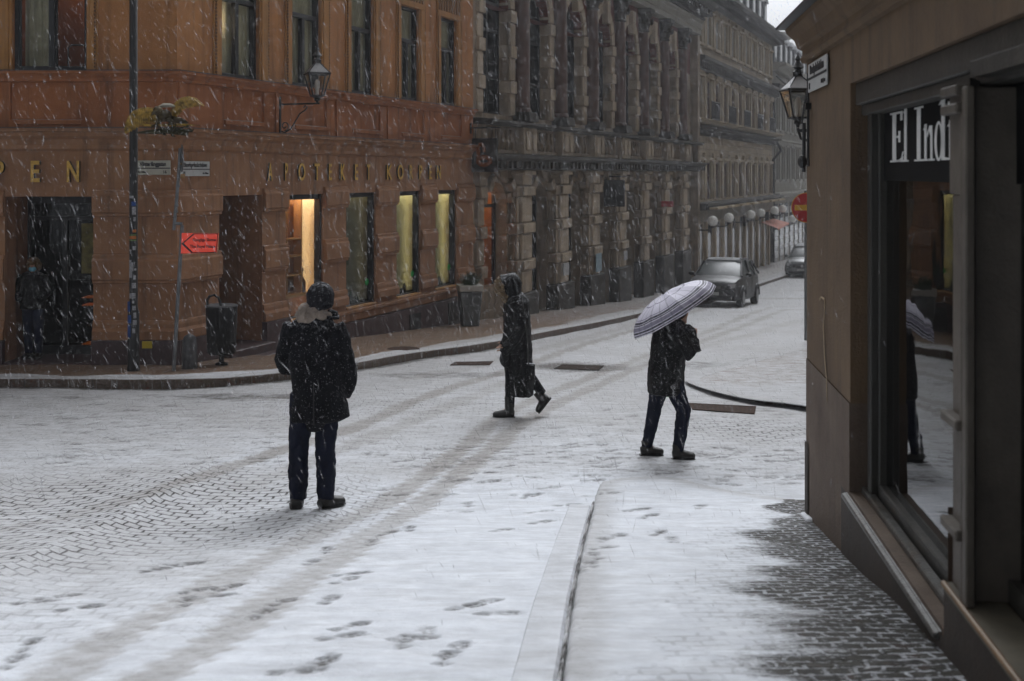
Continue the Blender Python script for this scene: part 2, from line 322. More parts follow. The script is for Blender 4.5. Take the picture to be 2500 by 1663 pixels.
    t.links.new(math_(t,'SUBTRACT', .85, math_(t,'MULTIPLY', fb, .25)), p.inputs['Roughness']); t.links.new(math_(t,'SUBTRACT', .4, math_(t,'MULTIPLY', fb, .25)), p.inputs['Specular IOR Level'])
    h = math_(t,'SUBTRACT', math_(t,'MULTIPLY', n3, .5), math_(t,'MULTIPLY', mort, math_(t,'ADD', math_(t,'MULTIPLY', fb, 1.0), math_(t,'MULTIPLY', joint, .6))))
    h = math_(t,'SUBTRACT', math_(t,'ADD', h, math_(t,'MULTIPLY', n1, .9)), math_(t,'MULTIPLY', foot, .8))
    bump(t, p, h, .7, .02); return m
M_GROUND = ground_mat('snowy_cobbles'); M_PAVE = ground_mat('snowy_paving', (.17,.115,.08), (.12,.082,.06), .7, .35, False, True)
M_SETT = ground_mat('snowy_setts', (.032,.030,.025), (.012,.0115,.011), .12, .078, False)
M_KERB = ground_mat('snowy_kerb', (.12,.095,.08), (.09,.07,.06), 1.0, 3.0, False, True)

# ------------------------------------------------------------------ terrain
GP = np.array([(-12,.9),(-4,.35),(0,.08),(3,-.12),(4.6,-.29),(5.6,-.43),(6.8,-.62),(8.2,-.82),(9,-.93),(11.2,-1.07),(14,-1.24),(18.5,-1.5),(23.3,-1.78),(28.6,-2.17),(34,-2.5),(42,-3.07),(52,-3.5),(66,-3.95),(80,-4.4),(110,-5.2),(200,-7)])
_gy = np.linspace(-12,200,4241); _gz = np.interp(_gy, GP[:,0], GP[:,1]); _k = np.ones(25)/25; _gz = np.convolve(np.pad(_gz,12,mode='edge'), _k, 'valid')
def G(y): return np.interp(y, _gy, _gz)
def gz(y): return float(G(y))
def gp(px, py, dz=0.0):        # ground point seen at a pixel of the photograph
    lo, hi = 1.5, 190.0
    for _ in range(50):
        m = (lo+hi)/2
        if (EYE-gz(m)-dz)/m*F_PX > py-HY: lo = m
        else: hi = m
    return ((px-CX)/F_PX*m, m)
def zy(py, Y): return EYE-(py-HY)/F_PX*Y
def xp(px, Y): return (px-CX)/F_PX*Y

# facade frames: x along the wall (left to right as seen), y into the wall, z up
def frame(ox, oy, dx, dy):
    l = math.hypot(dx,dy); dx/=l; dy/=l
    return Matrix(((dx,-dy,0,ox),(dy,dx,0,oy),(0,0,1,0),(0,0,0,1)))
AX, AY = -5.40, 18.5
FA = frame(AX, AY, 1, 0); FB = frame(AX, AY, .4, 1)
CXc, CYc = 2.16, 8.4; FC = frame(CXc, CYc, -.1036, -1)
def uof(Fm, px, y=0.0):
    s = (px-CX)/F_PX; ox, oy = Fm[0][3], Fm[1][3]; dx, dy = Fm[0][0], Fm[1][0]; nx, ny = Fm[0][1], Fm[1][1]
    return (s*(oy+ny*y)-ox-nx*y)/(dx-s*dy)
def Yof(Fm, u, y=0.0): return Fm[1][3]+Fm[1][0]*u+Fm[1][1]*y
def XY(Fm, u, y=0.0): p = Fm @ Vector((u,y,0)); return p.x, p.y
uA = lambda px, y=0: uof(FA, px, y); uB = lambda px, y=0: uof(FB, px, y); uC = lambda px, y=0: uof(FC, px, y)
UBY = lambda Y: (Y-AY)*math.hypot(.4,1)

def seg_dist(X, Y, pts):
    d = np.full(X.shape, 1e9)
    for (x0,y0),(x1,y1) in zip(pts, pts[1:]):
        dx, dy = x1-x0, y1-y0; L = dx*dx+dy*dy
        t = np.clip(((X-x0)*dx+(Y-y0)*dy)/max(L,1e-9), 0, 1)
        d = np.minimum(d, np.hypot(X-x0-t*dx, Y-y0-t*dy))
    return d
def smooth01(d, a, b): t = np.clip((d-a)/(b-a),0,1); return t*t*(3-2*t)
def spl(px, n=8):              # Catmull-Rom through ground points
    P = [np.array(p) for p in px]; P = [2*P[0]-P[1]]+P+[2*P[-1]-P[-2]]; out = []
    for i in range(1,len(P)-2):
        for k in range(n):
            t = k/n; a,b,c,d = P[i-1:i+3]
            out.append(tuple(.5*((2*b)+(c-a)*t+(2*a-5*b+4*c-d)*t*t+(3*b-a-3*c+d)*t**3)))
    out.append(tuple(P[-2])); return out

KERB_L = [( -30,16.9),(-14,16.85)]+spl([gp(*q) for q in [(0,946),(200,947),(360,948),(540,944),(690,930),(860,906),(1000,880),(1215,848),(1390,812),(1565,775),(1845,703),(1961,665)]],5)
KERB_L.append((KERB_L[-1][0]+.4*60, KERB_L[-1][1]+60))
KERB_R = spl([gp(*q) for q in [(1300,1900),(1360,1663),(1390,1470),(1425,1310),(1455,1200),(1478,1186),(1530,1178),(1640,1176),(1780,1205),(1870,1220),(1965,1228)]],5)
KERB_F = spl([gp(*q) for q in [(2600,1068),(2100,1012),(1960,993),(1850,980),(1765,960),(1718,943),(1712,934),(1730,926),(1800,905),(1960,862)]],5)
KERB_F.append((KERB_F[-1][0]+.4*50, KERB_F[-1][1]+50))

def axis(segs):
    out = []
    for a,b,s in segs: out += list(np.arange(a,b,s))
    out.append(segs[-1][1]); return np.array(out)
def inpoly(X, Y, poly):
    r = np.zeros(X.shape, bool); n = len(poly)
    for i in range(n):
        x0,y0 = poly[i]; x1,y1 = poly[(i+1)%n]
        c = ((y0>Y)!=(y1>Y)) & (X < (x1-x0)*(Y-y0)/((y1-y0) if abs(y1-y0)>1e-12 else 1e-12)+x0); r ^= c
    return r
def grid_obj(name, xs, ys, zf, attrs, mat, keep=None):
    X, Y = np.meshgrid(xs, ys); Z = zf(X, Y); nx, ny = len(xs), len(ys)
    V = np.stack([X,Y,Z],-1).reshape(-1,3)
    i = np.arange(ny-1)[:,None]*nx+np.arange(nx-1)[None,:]
    Fq = np.stack([i,i+1,i+nx+1,i+nx],-1).reshape(-1,4)
    me = bpy.data.meshes.new(name); me.vertices.add(len(V)); me.vertices.foreach_set('co', V.ravel())
    me.loops.add(len(Fq)*4); me.loops.foreach_set('vertex_index', Fq.ravel().astype(np.int32))
    me.polygons.add(len(Fq)); me.polygons.foreach_set('loop_start', np.arange(0,len(Fq)*4,4,dtype=np.int32)); me.update(calc_edges=True)
    me.polygons.foreach_set('use_smooth', [True]*len(Fq)); me.materials.append(mat)
    for k, fn in attrs.items():
        a = me.attributes.new(k,'FLOAT','POINT'); a.data.foreach_set('value', fn(X,Y).ravel().astype(np.float32))
    o = bpy.data.objects.new(name, me); COL.objects.link(o); return o

TR = [([(20,1720),(440,1470),(750,1310),(1000,1185),(1150,1075),(1235,1005),(1400,935),(1620,850),(1850,760),(1990,700)], .115, .82),
      ([(280,1720),(560,1545),(810,1370),(1010,1240),(1180,1110),(1310,1010),(1480,930),(1720,830),(1960,740)], .115, .82),
      ([(-80,1310),(330,1215),(620,1120),(860,1045),(1060,960),(1240,905),(1500,820),(1750,745)], .13, .9),
      ([(-80,1430),(300,1310),(600,1190),(850,1090),(1050,1010),(1250,930)], .14, .5),
      ([(1000,925),(1300,860),(1560,790),(1850,712)], .2, .45), ([(1500,900),(1700,850),(1960,780)], .15, .4),
      ([(-80,1260),(200,1190),(500,1105)], .35, .35)]
TRW = [(spl([gp(*q) for q in p],5), wd, s) for p, wd, s in TR]
FP = [(1474,1334,0),(1472,1357,0),(1505,1324,0),(1455,1378,0),(1441,1399,0),(1413,1411,0),(1609,1315,.3),(1642,1332,.3),(1138,1481,.2),(1185,1471,.2),(1222,1495,.2),
      (1007,1558,.3),(1040,1544,.3),(1119,1579,.3),(1087,1607,.3),(1297,1212,0),(1227,1296,.1),(1143,1231,.1),(1320,1275,0),(1710,1254,.1),(842,1416,.1),(855,1400,.1),(803,1464,.2),
      (856,1533,.3),(835,1561,0),(725,1642,.2),(779,1625,.2),(988,1567,.2),(68,1569,0),(141,1455,0),(88,1469,0),(195,1484,.2),(414,1379,.2),(453,1370,0),(380,1387,0),(453,1467,.3),
      (480,1440,.3),(520,1455,.3),(560,1430,.3),(30,1610,0),(760,1370,.2),(795,1340,.2),(905,1325,.1),(950,1300,.1),(1000,1290,.1),(1585,1275,.3),(1555,1260,.1),(640,1500,.3),(690,1470,.3)]
prints = []
for px, py, a in FP:
    x, y = gp(px, py); prints.append((x, y, random.uniform(-.2,1.3), random.uniform(.8,1.25)))
for px0, px1, py0, py1, n in ((980,1960,1085,1180,120),(0,680,1010,1140,75),(60,690,960,1010,20),(820,1400,1040,1130,26),(1300,1960,1000,1070,26),(900,1500,1190,1260,12)):
    for _ in range(n):
        x, y = gp(random.uniform(px0,px1), random.uniform(py0,py1)); prints.append((x, y, random.gauss(1.45,.3), random.uniform(.4,1.0)))
def near_foot(X, Y):
    f = np.zeros(X.shape)
    for x, y, a, s in prints:
        m = (np.abs(X-x)<.28)&(np.abs(Y-y)<.28)
        if not m.any(): continue
        dx, dy = X[m]-x, Y[m]-y; ca, sa = math.cos(a), math.sin(a)
        l = dx*sa+dy*ca; q = dx*ca-dy*sa
        wob_ = .10*np.sin(l*90+x*40)+.08*np.sin(q*120+y*30); v = np.maximum(1-smooth01(np.hypot((l-.05)/.078, q/.043)+wob_,.7,1.08), .9*(1-smooth01(np.hypot((l+.085)/.042, q/.034)+wob_,.7,1.08)))
        f[m] = np.maximum(f[m], v*s)
    return f
_fc = {}
def f_foot(X, Y):
    k = (X.shape, float(X[0,0]), float(Y[0,0]))
    if k not in _fc: _fc[k] = near_foot(X, Y)
    return _fc[k]
def blob2(X, Y, px, py, rx, ry, p=1.0):
    x, y = gp(px, py); return p*(1-smooth01(np.hypot((X-x)/rx,(Y-y)/ry),.2,1.0))
def f_slush(X, Y):
    s = np.zeros(X.shape)
    wv = .02*np.sin(X*5+Y*3)+.022*np.sin(X*23+Y*31)+.018*np.sin(X*61-Y*47)
    for p, wd, st in TRW: s = np.maximum(s, st*(1-smooth01(seg_dist(X,Y,p)+wv, wd*.6, wd*1.45))*(.8+.2*np.sin(X*43)*np.sin(Y*37)))
    s = np.maximum(s, .45*(1-smooth01(seg_dist(X,Y,KERB_L), .2, 1.7)))
    s = np.maximum(s, .30*(1-smooth01(np.abs(Y-11.2-.15*np.sin(X*2)), .5, 1.6))*(X>-2))
    s = np.maximum(s, .5*(1-smooth01(np.abs(Y-(15.6+.1*X)), .4, 2.2))*smooth01(X,-3,2))
    s = np.maximum(s, .30*(1-smooth01(np.abs(Y-13.2), .3, 2.5))*(X<-1))
    s = np.maximum(s, .5*smooth01(-X,.3,3.0)*(1-smooth01(np.abs(Y-8.6),1.5,4)))
    s = np.maximum(s, .55*smooth01(Y,8.5,14)); s = s+.10*np.sin(X*1.3+np.sin(Y*.9)*2)*np.sin(Y*1.1+X*.4)*(Y>8.5); tm = np.zeros(X.shape)
    for p, wd, st in TRW: tm = np.maximum(tm, st*(1-smooth01(seg_dist(X,Y,p)+wv, wd*.8, wd*1.3)))
    s = np.clip(s+.55*tm*smooth01(Y,8,12),0,1.2)
    return s
def f_bare(X, Y):
    b = .75*(1-smooth01(seg_dist(X,Y,KERB_L), .02, .42))*(Y<23)
    b = np.maximum(b, .31*smooth01(Y,7.5,10.5)*(Y<24)*(X<7)); b = np.maximum(b, .30*smooth01(-X,.2,2.5)*(Y>4)*(Y<24)); b = np.maximum(b, .14+0*X)
    for q in ((1410,896,1.7,1.5,.72),(1680,890,1.8,1.6,.52),(1110,915,2.8,1.1,.52),(600,968,3.0,.8,.56),(100,970,3.0,.5,.45),(1920,880,1.7,1.5,.62),(1850,1000,1.2,.6,.45),(1560,1150,2.2,.25,.42),(1250,1090,2.2,.5,.34),(300,1060,3,.6,.3)): b = np.maximum(b, blob2(X,Y,*q[:4],p=q[4]))
    return b
def f_joint(X, Y):
    j = blob2(X,Y,350,1240,2.6,2.6,1.4)
    j = np.maximum(j, blob2(X,Y,60,1330,1.6,1.8,1.0)); j = np.maximum(j, blob2(X,Y,560,1290,1.1,1.1,1.0))
    j = np.maximum(j, .5*blob2(X,Y,900,990,4,1.5)); j = np.maximum(j, .8*blob2(X,Y,1830,1050,1.6,1.4))
    j = np.maximum(j, .35*blob2(X,Y,200,1000,3,3)); j = np.maximum(j, .22*smooth01(Y,9,11)*(Y<20)); j = np.maximum(j, .3*smooth01(-X,.6,2.6)*(Y>5)); return j
XS = axis([(-60,-12,2),(-12,-7,.15),(-7,-3,.045),(-3,3.4,.028),(3.4,4.2,.045),(4.2,9,.2),(9,70,2)]); YS = axis([(-12,3,.5),(3,9.6,.028),(9.6,12.5,.04),(12.5,20,.1),(20,60,.4),(60,190,3)])
def und(X,Y): return .012*np.sin(X*1.9+Y*.7)*np.cos(Y*1.3)+.006*np.sin(X*6.1)*np.sin(Y*5.3)
g = grid_obj('ground', XS, YS, lambda X,Y: G(Y)+und(X,Y)*(Y<40)*(Y>0)-.010*f_foot(X,Y)*1.0-.008*f_slush(X,Y),
             {'slush':f_slush,'bare':f_bare,'joint':f_joint,'foot':f_foot}, M_GROUND)
g['kind'] = 'structure'

def strip_mesh(name, rows, mat, attrs, closed_skirt=.25):   # rows: list of point rows (x,y,z); lofted
    nx = len(rows[0]); V = [p for r in rows for p in r]
    f = [(i*nx+k, i*nx+k+1, (i+1)*nx+k+1, (i+1)*nx+k) for i in range(len(rows)-1) for k in range(nx-1)]
    me = bpy.data.meshes.new(name); me.from_pydata(V, [], f); me.materials.append(mat)
    A = np.array(V); 
    for k, fn in attrs.items():
        a = me.attributes.new(k,'FLOAT','POINT'); a.data.foreach_set('value', np.asarray(fn(A[:,0],A[:,1]),dtype=np.float32))
    o = bpy.data.objects.new(name, me); COL.objects.link(o); return o
def resample(path, step):
    out = [path[0]]
    for a,b in zip(path,path[1:]):
        L = math.hypot(b[0]-a[0],b[1]-a[1]); n = max(1,int(L/step))
        out += [(a[0]+(b[0]-a[0])*k/n, a[1]+(b[1]-a[1])*k/n) for k in range(1,n+1)]
    return out
def kerb_band(name, path, side, wd=.28, h=.12, mat=None, attrs=None, step=.4, tilt=0):
    P = [Vector(p) for p in resample(path, step)]; rows = []
    for i, p in enumerate(P):
        t = (P[min(i+1,len(P)-1)]-P[max(i-1,0)]).normalized(); n = Vector((t.y,-t.x))*side
        z = gz(p.y); q = p+n*.015; e = p+n*wd
        rows.append([(p.x,p.y,z-.15),(p.x,p.y,z+h-.015),(q.x,q.y,z+h),(e.x,e.y,gz(e.y)+h+tilt),(e.x+n.x*.008,e.y+n.y*.008,gz(e.y)+h-.012)])
    o = strip_mesh(name, rows, mat, attrs); o['kind'] = 'structure'; return o
zero = lambda X,Y: np.zeros(np.shape(X))
def dK(K): return lambda X,Y: seg_dist(X,Y,K)
kerb_band('kerb', KERB_L, -1, .32, .13, M_KERB, {'slush':lambda X,Y:.5+zero(X,Y), 'bare':lambda X,Y: np.where(seg_dist(X,Y,KERB_L)<.012, .95, .22), 'joint':lambda X,Y: .8+zero(X,Y), 'foot':zero})
kerb_band('kerb_far_corner', KERB_F, -1, .22, .06, M_KERB, {'slush':lambda X,Y:.6+zero(X,Y), 'bare':lambda X,Y: np.where(seg_dist(X,Y,KERB_F)<.012, .62, .25), 'joint':lambda X,Y:.6+zero(X,Y), 'foot':zero})
# left pavement: from behind the kerb to the walls
wallpath = lambda x: None
def wall_y(x):
    return 18.5 if x < AX else 18.5+(x-AX)/.4
def pavement_left():
    P = [Vector(p) for p in resample(KERB_L, .3)]; rows = []
    for i, p in enumerate(P):
        t = (P[min(i+1,len(P)-1)]-P[max(i-1,0)]).normalized(); n = Vector((-t.y,t.x)); a = p+n*.335
        # march to the wall
        if p.x < -6.2: b = Vector((a.x, 19.9))
        else:
            # intersect with the street wall line shifted inwards
            d = Vector((.4,1)).normalized(); nn = Vector((-d.y, d.x)); c = Vector((AX,AY))+nn*.9
            if p.x < -3.2: n2 = Vector((-.25,1)).normalized()
            else: n2 = n
            den = n2.dot(nn); s = (c-a).dot(nn)/den; b = a+n2*max(.1,s)
        rows.append([tuple(a+(b-a)*k/14) for k in range(15)])
    rows = [[(x,y,gz(y)+.125+.004*math.sin(5*x)) for x,y in r] for r in rows]
    wob = lambda X,Y: .12*np.sin(X*1.7)+.07*np.sin(X*4.3+Y)
    bare = lambda X,Y: np.clip(smooth01(seg_dist(X,Y,KERB_L)+wob(X,Y), .35, .75)*np.interp(Y,[0,19,24,30,45],[.98,.98,.85,.62,.45]),0,1)
    o = strip_mesh('pavement', rows, M_PAVE, {'slush':lambda X,Y:.25+.5*(Y>21), 'bare':bare, 'joint':lambda X,Y:.3+zero(X,Y), 'foot':zero}); o['kind'] = 'structure'
pavement_left()
# right-hand pavement beside the shop
def rp_bare(X,Y):
    wx = CXc-(CYc-Y)*.1036     # wall x
    d = wx-X
    lim = np.interp(Y,[2.5,4,5,6,7,7.8,8.4,9,9.6],[.95,.9,.85,.72,.6,.5,.35,.1,-.3])
    nz = .12*np.sin(Y*4)+.1*np.sin(X*7+Y*9)
    return np.clip(1.0-smooth01(d+nz*.8, lim*.05, lim*1.6),0,1)*1.0*(lim>0)
xs = axis([(-.2,3.4,.035)]); ys = axis([(2.0,10.4,.035)])
poly = KERB_R+[(3.6,KERB_R[-1][1]),(3.6,KERB_R[0][1])]
def rp_z(X,Y):
    d = seg_dist(X,Y,KERB_R); ins = inpoly(X,Y,poly)
    return G(Y)+und(X,Y)+np.where(ins, -.02+.068*smooth01(d,.0,.035), -.08)-.008*f_foot(X,Y)
rp = grid_obj('pavement_by_shop', xs, ys, rp_z, {'slush':lambda X,Y: .5*(1-smooth01(seg_dist(X,Y,KERB_R),.05,.28)), 'bare':lambda X,Y: np.maximum(rp_bare(X,Y), .62*(1-smooth01(np.abs(seg_dist(X,Y,KERB_R)-.008),.004,.022))*(Y<9.35)),
      'joint':lambda X,Y: .25*(rp_bare(X,Y)>.05), 'foot':f_foot}, M_SETT); rp['kind'] = 'structure'
kerb_stone = kerb_band('kerb_stones', [p for p in KERB_R if p[1]<9.05], -1, .17, .018, M_KERB, {'slush':lambda X,Y:.18+zero(X,Y),'bare':zero,'joint':lambda X,Y:zero(X,Y),'foot':zero}, .2)
kerb_band('kerb_joint', [(p[0]+.004,p[1]) for p in KERB_R if p[1]<9.15], 1, .011, .050, M_SETT, {'slush':lambda X,Y:.6+zero(X,Y),'bare':lambda X,Y:.55+.12*np.sin(Y*7),'joint':zero,'foot':zero}, .05)
# far corner pavement
PF = [Vector(p) for p in resample(KERB_F,.4)]; rows = []
tgt = Vector((14,22))
for i, p in enumerate(PF):
    t = (PF[min(i+1,len(PF)-1)]-PF[max(i-1,0)]).normalized(); n = Vector((-t.y,t.x)); a = p+n*.23
    if a.y < 14.3: b = Vector((a.x+1.2, a.y+3))
    b = a+(Vector((a.x+6, a.y+4.5))-a)
    rows.append([(q.x,q.y,gz(q.y)+.057) for q in [a+(b-a)*k/8 for k in range(9)]])
o = strip_mesh('pavement_far_corner', rows, M_PAVE, {'slush':lambda X,Y:.5+zero(X,Y),'bare':lambda X,Y:.45*smooth01(Y,15.6,16.4),'joint':lambda X,Y:.4+zero(X,Y),'foot':zero}); o['kind'] = 'structure'
# ================================================================== corner building (orange)
ob = thing('corner_building', 'orange plastered pharmacy building with tan stone ground floor, on the far side of the crossing', 'building', (AX,AY,gz(18.5)))
L0 = T(-AX,-AY,-gz(18.5)); LA = L0@FA; LB = L0@FB
UEND = UBY(29.5)
Adoor = (uA(12), uA(228), -1.45, 1.33); Awin = (uA(31), uA(213), 3.35, 5.5)
Bdoor = (uB(535), uB(640), -1.7, 1.32)
BG = [(uB(a), uB(b), -1.09, 1.30) for a,b in ((698,789),(845,917),(968,1026),(1063,1114))]
BU = [(uB(a), uB(b), 3.35, 5.5) for a,b in ((538,630),(710,782),(855,910),(977,1021),(1074,1112))]
def pathAB(a, b):      # plan path from facade-A x=a (or B u=a) round the corner; world coords, travelling left to right; out = towards the viewer
    out = []
    if a[0] == 'A': out.append(XY(FA,a[1])); 
    else: out.append(XY(FB,a[1]))
    if a[0] == 'A' and b[0] == 'B': out.append((AX,AY))
    out.append(XY(FA,b[1]) if b[0]=='A' else XY(FB,b[1])); return out
ALEFT = -11.0
lo = MB(LA); lo.wall(ALEFT, 0, -1.7, 2.2, [(*Adoor,0,.95)], .95)
lo.M = LB; lo.wall(0, UEND, -2.6, 2.2, [(*Bdoor,0,1.1)]+[(*g_,0,.18) for g_ in BG], .18)
lo.build('ground_floor_wall', M_OR_LO, ob)
md = MB(LA); md.wall(ALEFT, 0, 2.2, 3.3, [(uA(25),uA(205),zy(292,18.5),zy(200,18.5),0,.05)], .05); md.box(uA(25),uA(205),.05,.06,2.4,3.25)
PB = [(546,645),(718,798),(860,929),(980,1037),(1077,1127)]
md.M = LB; md.wall(0, UEND, 2.2, 3.3, [(uB(a),uB(b),2.62,3.2,0,.05) for a,b in PB], .05)
for a,b in PB: md.box(uB(a),uB(b),.05,.06,2.5,3.25)
for a in [0.02]+[ (BU[i][1]+BU[i+1][0])/2 for i in range(4)]: md.box(a-.0,a+.09,-.03,.001,2.43,3.2)
md.build('panelled_band', M_OR_MID, ob)
up = MB(LA); up.wall(ALEFT, 0, 3.3, 9.5, [(*Awin,0,.16)], .16)
up.M = LB; up.wall(0, UEND, 3.3, 9.5, [(*g_,0,.15) for g_ in BU], .15)
up.build('upper_wall', M_OR_UP, ob)
fr = pathAB(('A',ALEFT),('B',UEND))
c = MB(L0)
c.sweep([(0,2.44),(.24,2.43),(.24,2.38),(.18,2.355),(.18,2.30),(.11,2.25),(.07,2.16),(.07,2.10),(.03,2.07),(0,2.06)], fr); c.build('lower_cornice', M_OR_LO, ob)
c = MB(L0); c.sweep([(0,3.36),(.15,3.35),(.15,3.31),(.09,3.275),(.05,3.23),(.05,3.19),(0,3.175)], fr); c.build('sill_ledge', M_OR_MID, ob)
# thin dark flashing on both ledges
c = MB(L0); c.sweep([(0,3.372),(.165,3.362),(.165,3.35),(0,3.36)], fr); c.sweep([(0,2.452),(.255,2.442),(.255,2.43),(0,2.44)], fr); c.build('metal_flashing', M_ROOF, ob)
M_SILLLIGHT = plain('painted_sill_light',(.42,.40,.38),.8,0,.5,9,.2)  # pale strips paint the light from above onto the panel sills
sn = MB(LA); sn.box(uA(30),uA(200),-.0,.048,2.565,2.575); sn.build('sill_painted_highlight', M_SILLLIGHT, ob)
for a,b in PB: sn = MB(LB); sn.box(uB(a)+.03,uB(b)-.03,.0,.045,2.622,2.630); sn.build('sill_painted_highlight', M_SILLLIGHT, ob)
ps = MB(LA); ps.box(uA(40),uA(200),-.03,.05,2.49,2.565); ps.build('panel_sill', M_OR_MID, ob, bevel=.008)
for a,b in PB: ps = MB(LB); ps.box(uB(a)+.02,uB(b)-.02,-.025,.05,2.54,2.62); ps.build('panel_sill', M_OR_MID, ob, bevel=.008)
# piers: blocks and bases
piers = [(('A',ALEFT),('A',Adoor[0])), (('A',Adoor[1]),('B',Bdoor[0])), (('B',Bdoor[1]),('B',BG[0][0])), (('B',BG[0][1]),('B',BG[1][0])), (('B',BG[1][1]),('B',BG[2][0])), (('B',BG[2][1]),('B',BG[3][0])), (('B',BG[3][1]),('B',UEND))]
for a,b in piers:
    q = MB(L0); p = pathAB(a,b)
    for zt, zb in ((1.38,1.03),(.34,-.05)):
        q.sweep([(0,zt+.06),(.055,zt+.05),(.055,zt-.01),(.085,zt-.04),(.085,zb+.04),(.06,zb+.03),(.06,zb-.02),(0,zb-.03)], p)
    q.sweep([(0,-.66),(.03,-.67),(.045,-.73),(.045,-.79),(.08,-.84),(.08,-.98),(0,-.98)], p)
    q.build('pier', M_OR_LO, ob, bevel=.008)
jm = MB(LB)     # sill course under the shop windows
jm.sweep([(0,-1.10),(.10,-1.12),(.10,-1.17),(.05,-1.2),(.05,-1.33),(0,-1.36)], [(BG[0][0]-.05,0),(UEND,0)], M=Matrix(((1,0,0,0),(0,1,0,0),(0,0,1,0),(0,0,0,1))))
jm.build('sill_course', M_OR_LO, ob)
pl = MB(L0)
for a,b in piers[:3]: pl.sweep([(0,-.98),(.11,-.985),(.11,-2.6),(0,-2.6)], pathAB(a,b))
pl.sweep([(0,-1.36),(.07,-1.37),(.07,-2.7),(0,-2.7)], pathAB(('B',BG[0][0]+.0),('B',UEND)))
pl.build('granite_plinth', M_PLINTH, ob)
for px0,px1,z0,z1 in ((993,1020,-1.95,-1.5),(1088,1115,-1.98,-1.45)):
    v = MB(LB); a,b = uB(px0),uB(px1); v.box(a,b,-.085,-.06,z0,z1)
    v.build('cellar_vent', M_FRAME, ob)
    v = MB(LB); v.box(a,b,-.10,-.088,z0,z0+.05); v.box(a,b,-.10,-.088,z1-.05,z1)
    for k in range(5): v.box(a+(b-a)*k/5+.02,a+(b-a)*k/5+.04,-.10,-.088,z0+.05,z1-.05)
# casings round upper windows with dentil strips
cs = MB(LA); dn = MB(LA)
def casing(mb, dn, a, b, wl=.24, wr=.26):
    for x0, x1 in ((a-wl,a),(b,b+wr)):
        mb.box(x0+.0,x1-.0,-.035,.0,3.372,5.9); mb.box(x0+.05,x1-.05,-.055,-.035,3.372,5.55)
    mb.box(a-wl,b+wr,-.06,0,5.5,5.62) ; mb.box(a-wl,b+wr,-.045,0,5.62,6.1); mb.box(a-wl-.05,b+wr+.05,-.14,0,6.1,6.22)
    z = 3.4
    while z < 5.6:
        for x in (a-wl+.03, b+wr-.05): dn.box(x,x+.025,-.062,-.035,z,z+.035)
        z += .06
    for k in range(9):
        x = a-wl+.06+(b-a+wl+wr-.12)*k/9; dn.box(x,x+.07,-.065,-.045,5.64,6.08)
M_UMB = stucco('umber_plaster', (.22,.11,.045),(.17,.085,.035))
for M_,a,b,wl,wr in [(LA,Awin[0],Awin[1],.3,.18)]+[(LB,g_[0],g_[1],.22,.30) for g_ in BU]:
    cs = MB(M_); dn = MB(M_); casing(cs, dn, a, b, wl, wr); o = cs.build('window_casing', M_OCHRE, ob, bevel=.006); dn.build('dentils', M_UMB, o)
pz = MB(L0); pz.sweep([(0,7.0),(.3,7.0),(.3,6.9),(.12,6.75),(0,6.7)], fr); pz.build('frieze', M_OCHRE, ob)
rf = MB(LA); rf.box(ALEFT,.2,-.5,9,9.5,9.7); rf.M = LB; rf.box(0,UEND,-.5,9,9.5,9.7); rf.M = L0
rf.build('roof', M_ROOF, ob)
# end gable so nothing shines through
eg = MB(LB); eg.box(UEND-.25,UEND-.01,.3,9,-2.6,9.5); eg.M = LA; eg.box(ALEFT-.2,ALEFT,.3,9,-2,9.5); eg.box(ALEFT,-.3,8.8,9,-2,9.5); eg.build('rear_walls', M_OR_LO, ob)

def window_upper(M, a, b, z0, z1, dep, trans=4.73):
    f = MB(M); w_ = .065
    f.box(a,a+w_,dep-.09,dep,z0,z1); f.box(b-w_,b,dep-.11,dep,z0,z1); f.box(a+w_,b-w_,dep-.09,dep,z0,z0+.08); f.box(a+w_,b-w_,dep-.09,dep,z1-.07,z1)
    f.box(a+w_,b-w_,dep-.10,dep,trans-.045,trans+.045); m_ = (a+b)/2; f.box(m_-.05,m_+.05,dep-.095,dep-.005,z0+.08,trans-.045)
    for x in (a+w_, m_+.05): 
        f.box(x,x+.03,dep-.06,dep-.02,z0+.08,trans-.045)
    o = f.build('window', M_FRAME, ob, bevel=.006)
    g_ = MB(M); g_.box(a+w_,b-w_,dep-.03,dep-.024,z0+.08,z1-.07); g_.build('pane', M_GLASS, o)
    return o
def curtain(M, a, b, z0, z1, y, mat, parent, amp=.018, n=40, waves=7):
    V = []; 
    for k in range(n+1):
        x = a+(b-a)*k/n; yy = y+amp*math.sin(waves*2*PI*k/n+.6*math.sin(3*k/n*PI)); V += [(x,yy,z0),(x,yy,z1)]
    m_ = MB(M); m_.add(V,[(2*k,2*k+2,2*k+3,2*k+1) for k in range(n)]); return m_.build('curtain', mat, parent, smooth=True)
def room(M, a, b, z0, z1, y0, y1, mat, parent):
    m_ = MB(M); m_.add([(a,y0,z0),(b,y0,z0),(b,y1,z0),(a,y1,z0),(a,y0,z1),(b,y0,z1),(b,y1,z1),(a,y1,z1)],[(0,1,2,3),(4,5,6,7),(1,2,6,5),(2,3,7,6),(3,0,4,7)])
    return m_.build('room_lining', mat, parent)
o = window_upper(LA, Awin[0], Awin[1], 3.36, 5.5, .16)
curtain(LA, Awin[0]+.06, Awin[0]+.50, 3.4, 5.5, .34, M_CURT, o, .012, 30, 4); room(LA, Awin[0]-.1, Awin[1]+.1, 3.3, 5.6, .24, 1.4, plain('orange_room', (.30,.10,.03), .9, 0, .3, 2, 0), o)
l_ = MB(LA); l_.box(Awin[0]+.7,Awin[1]-.1,.7,.8,5.35,5.45); l_.build('ceiling_or_fill_lamp', M_LAMPW, o)
ch = MB(LA); m0 = Awin[1]-.5
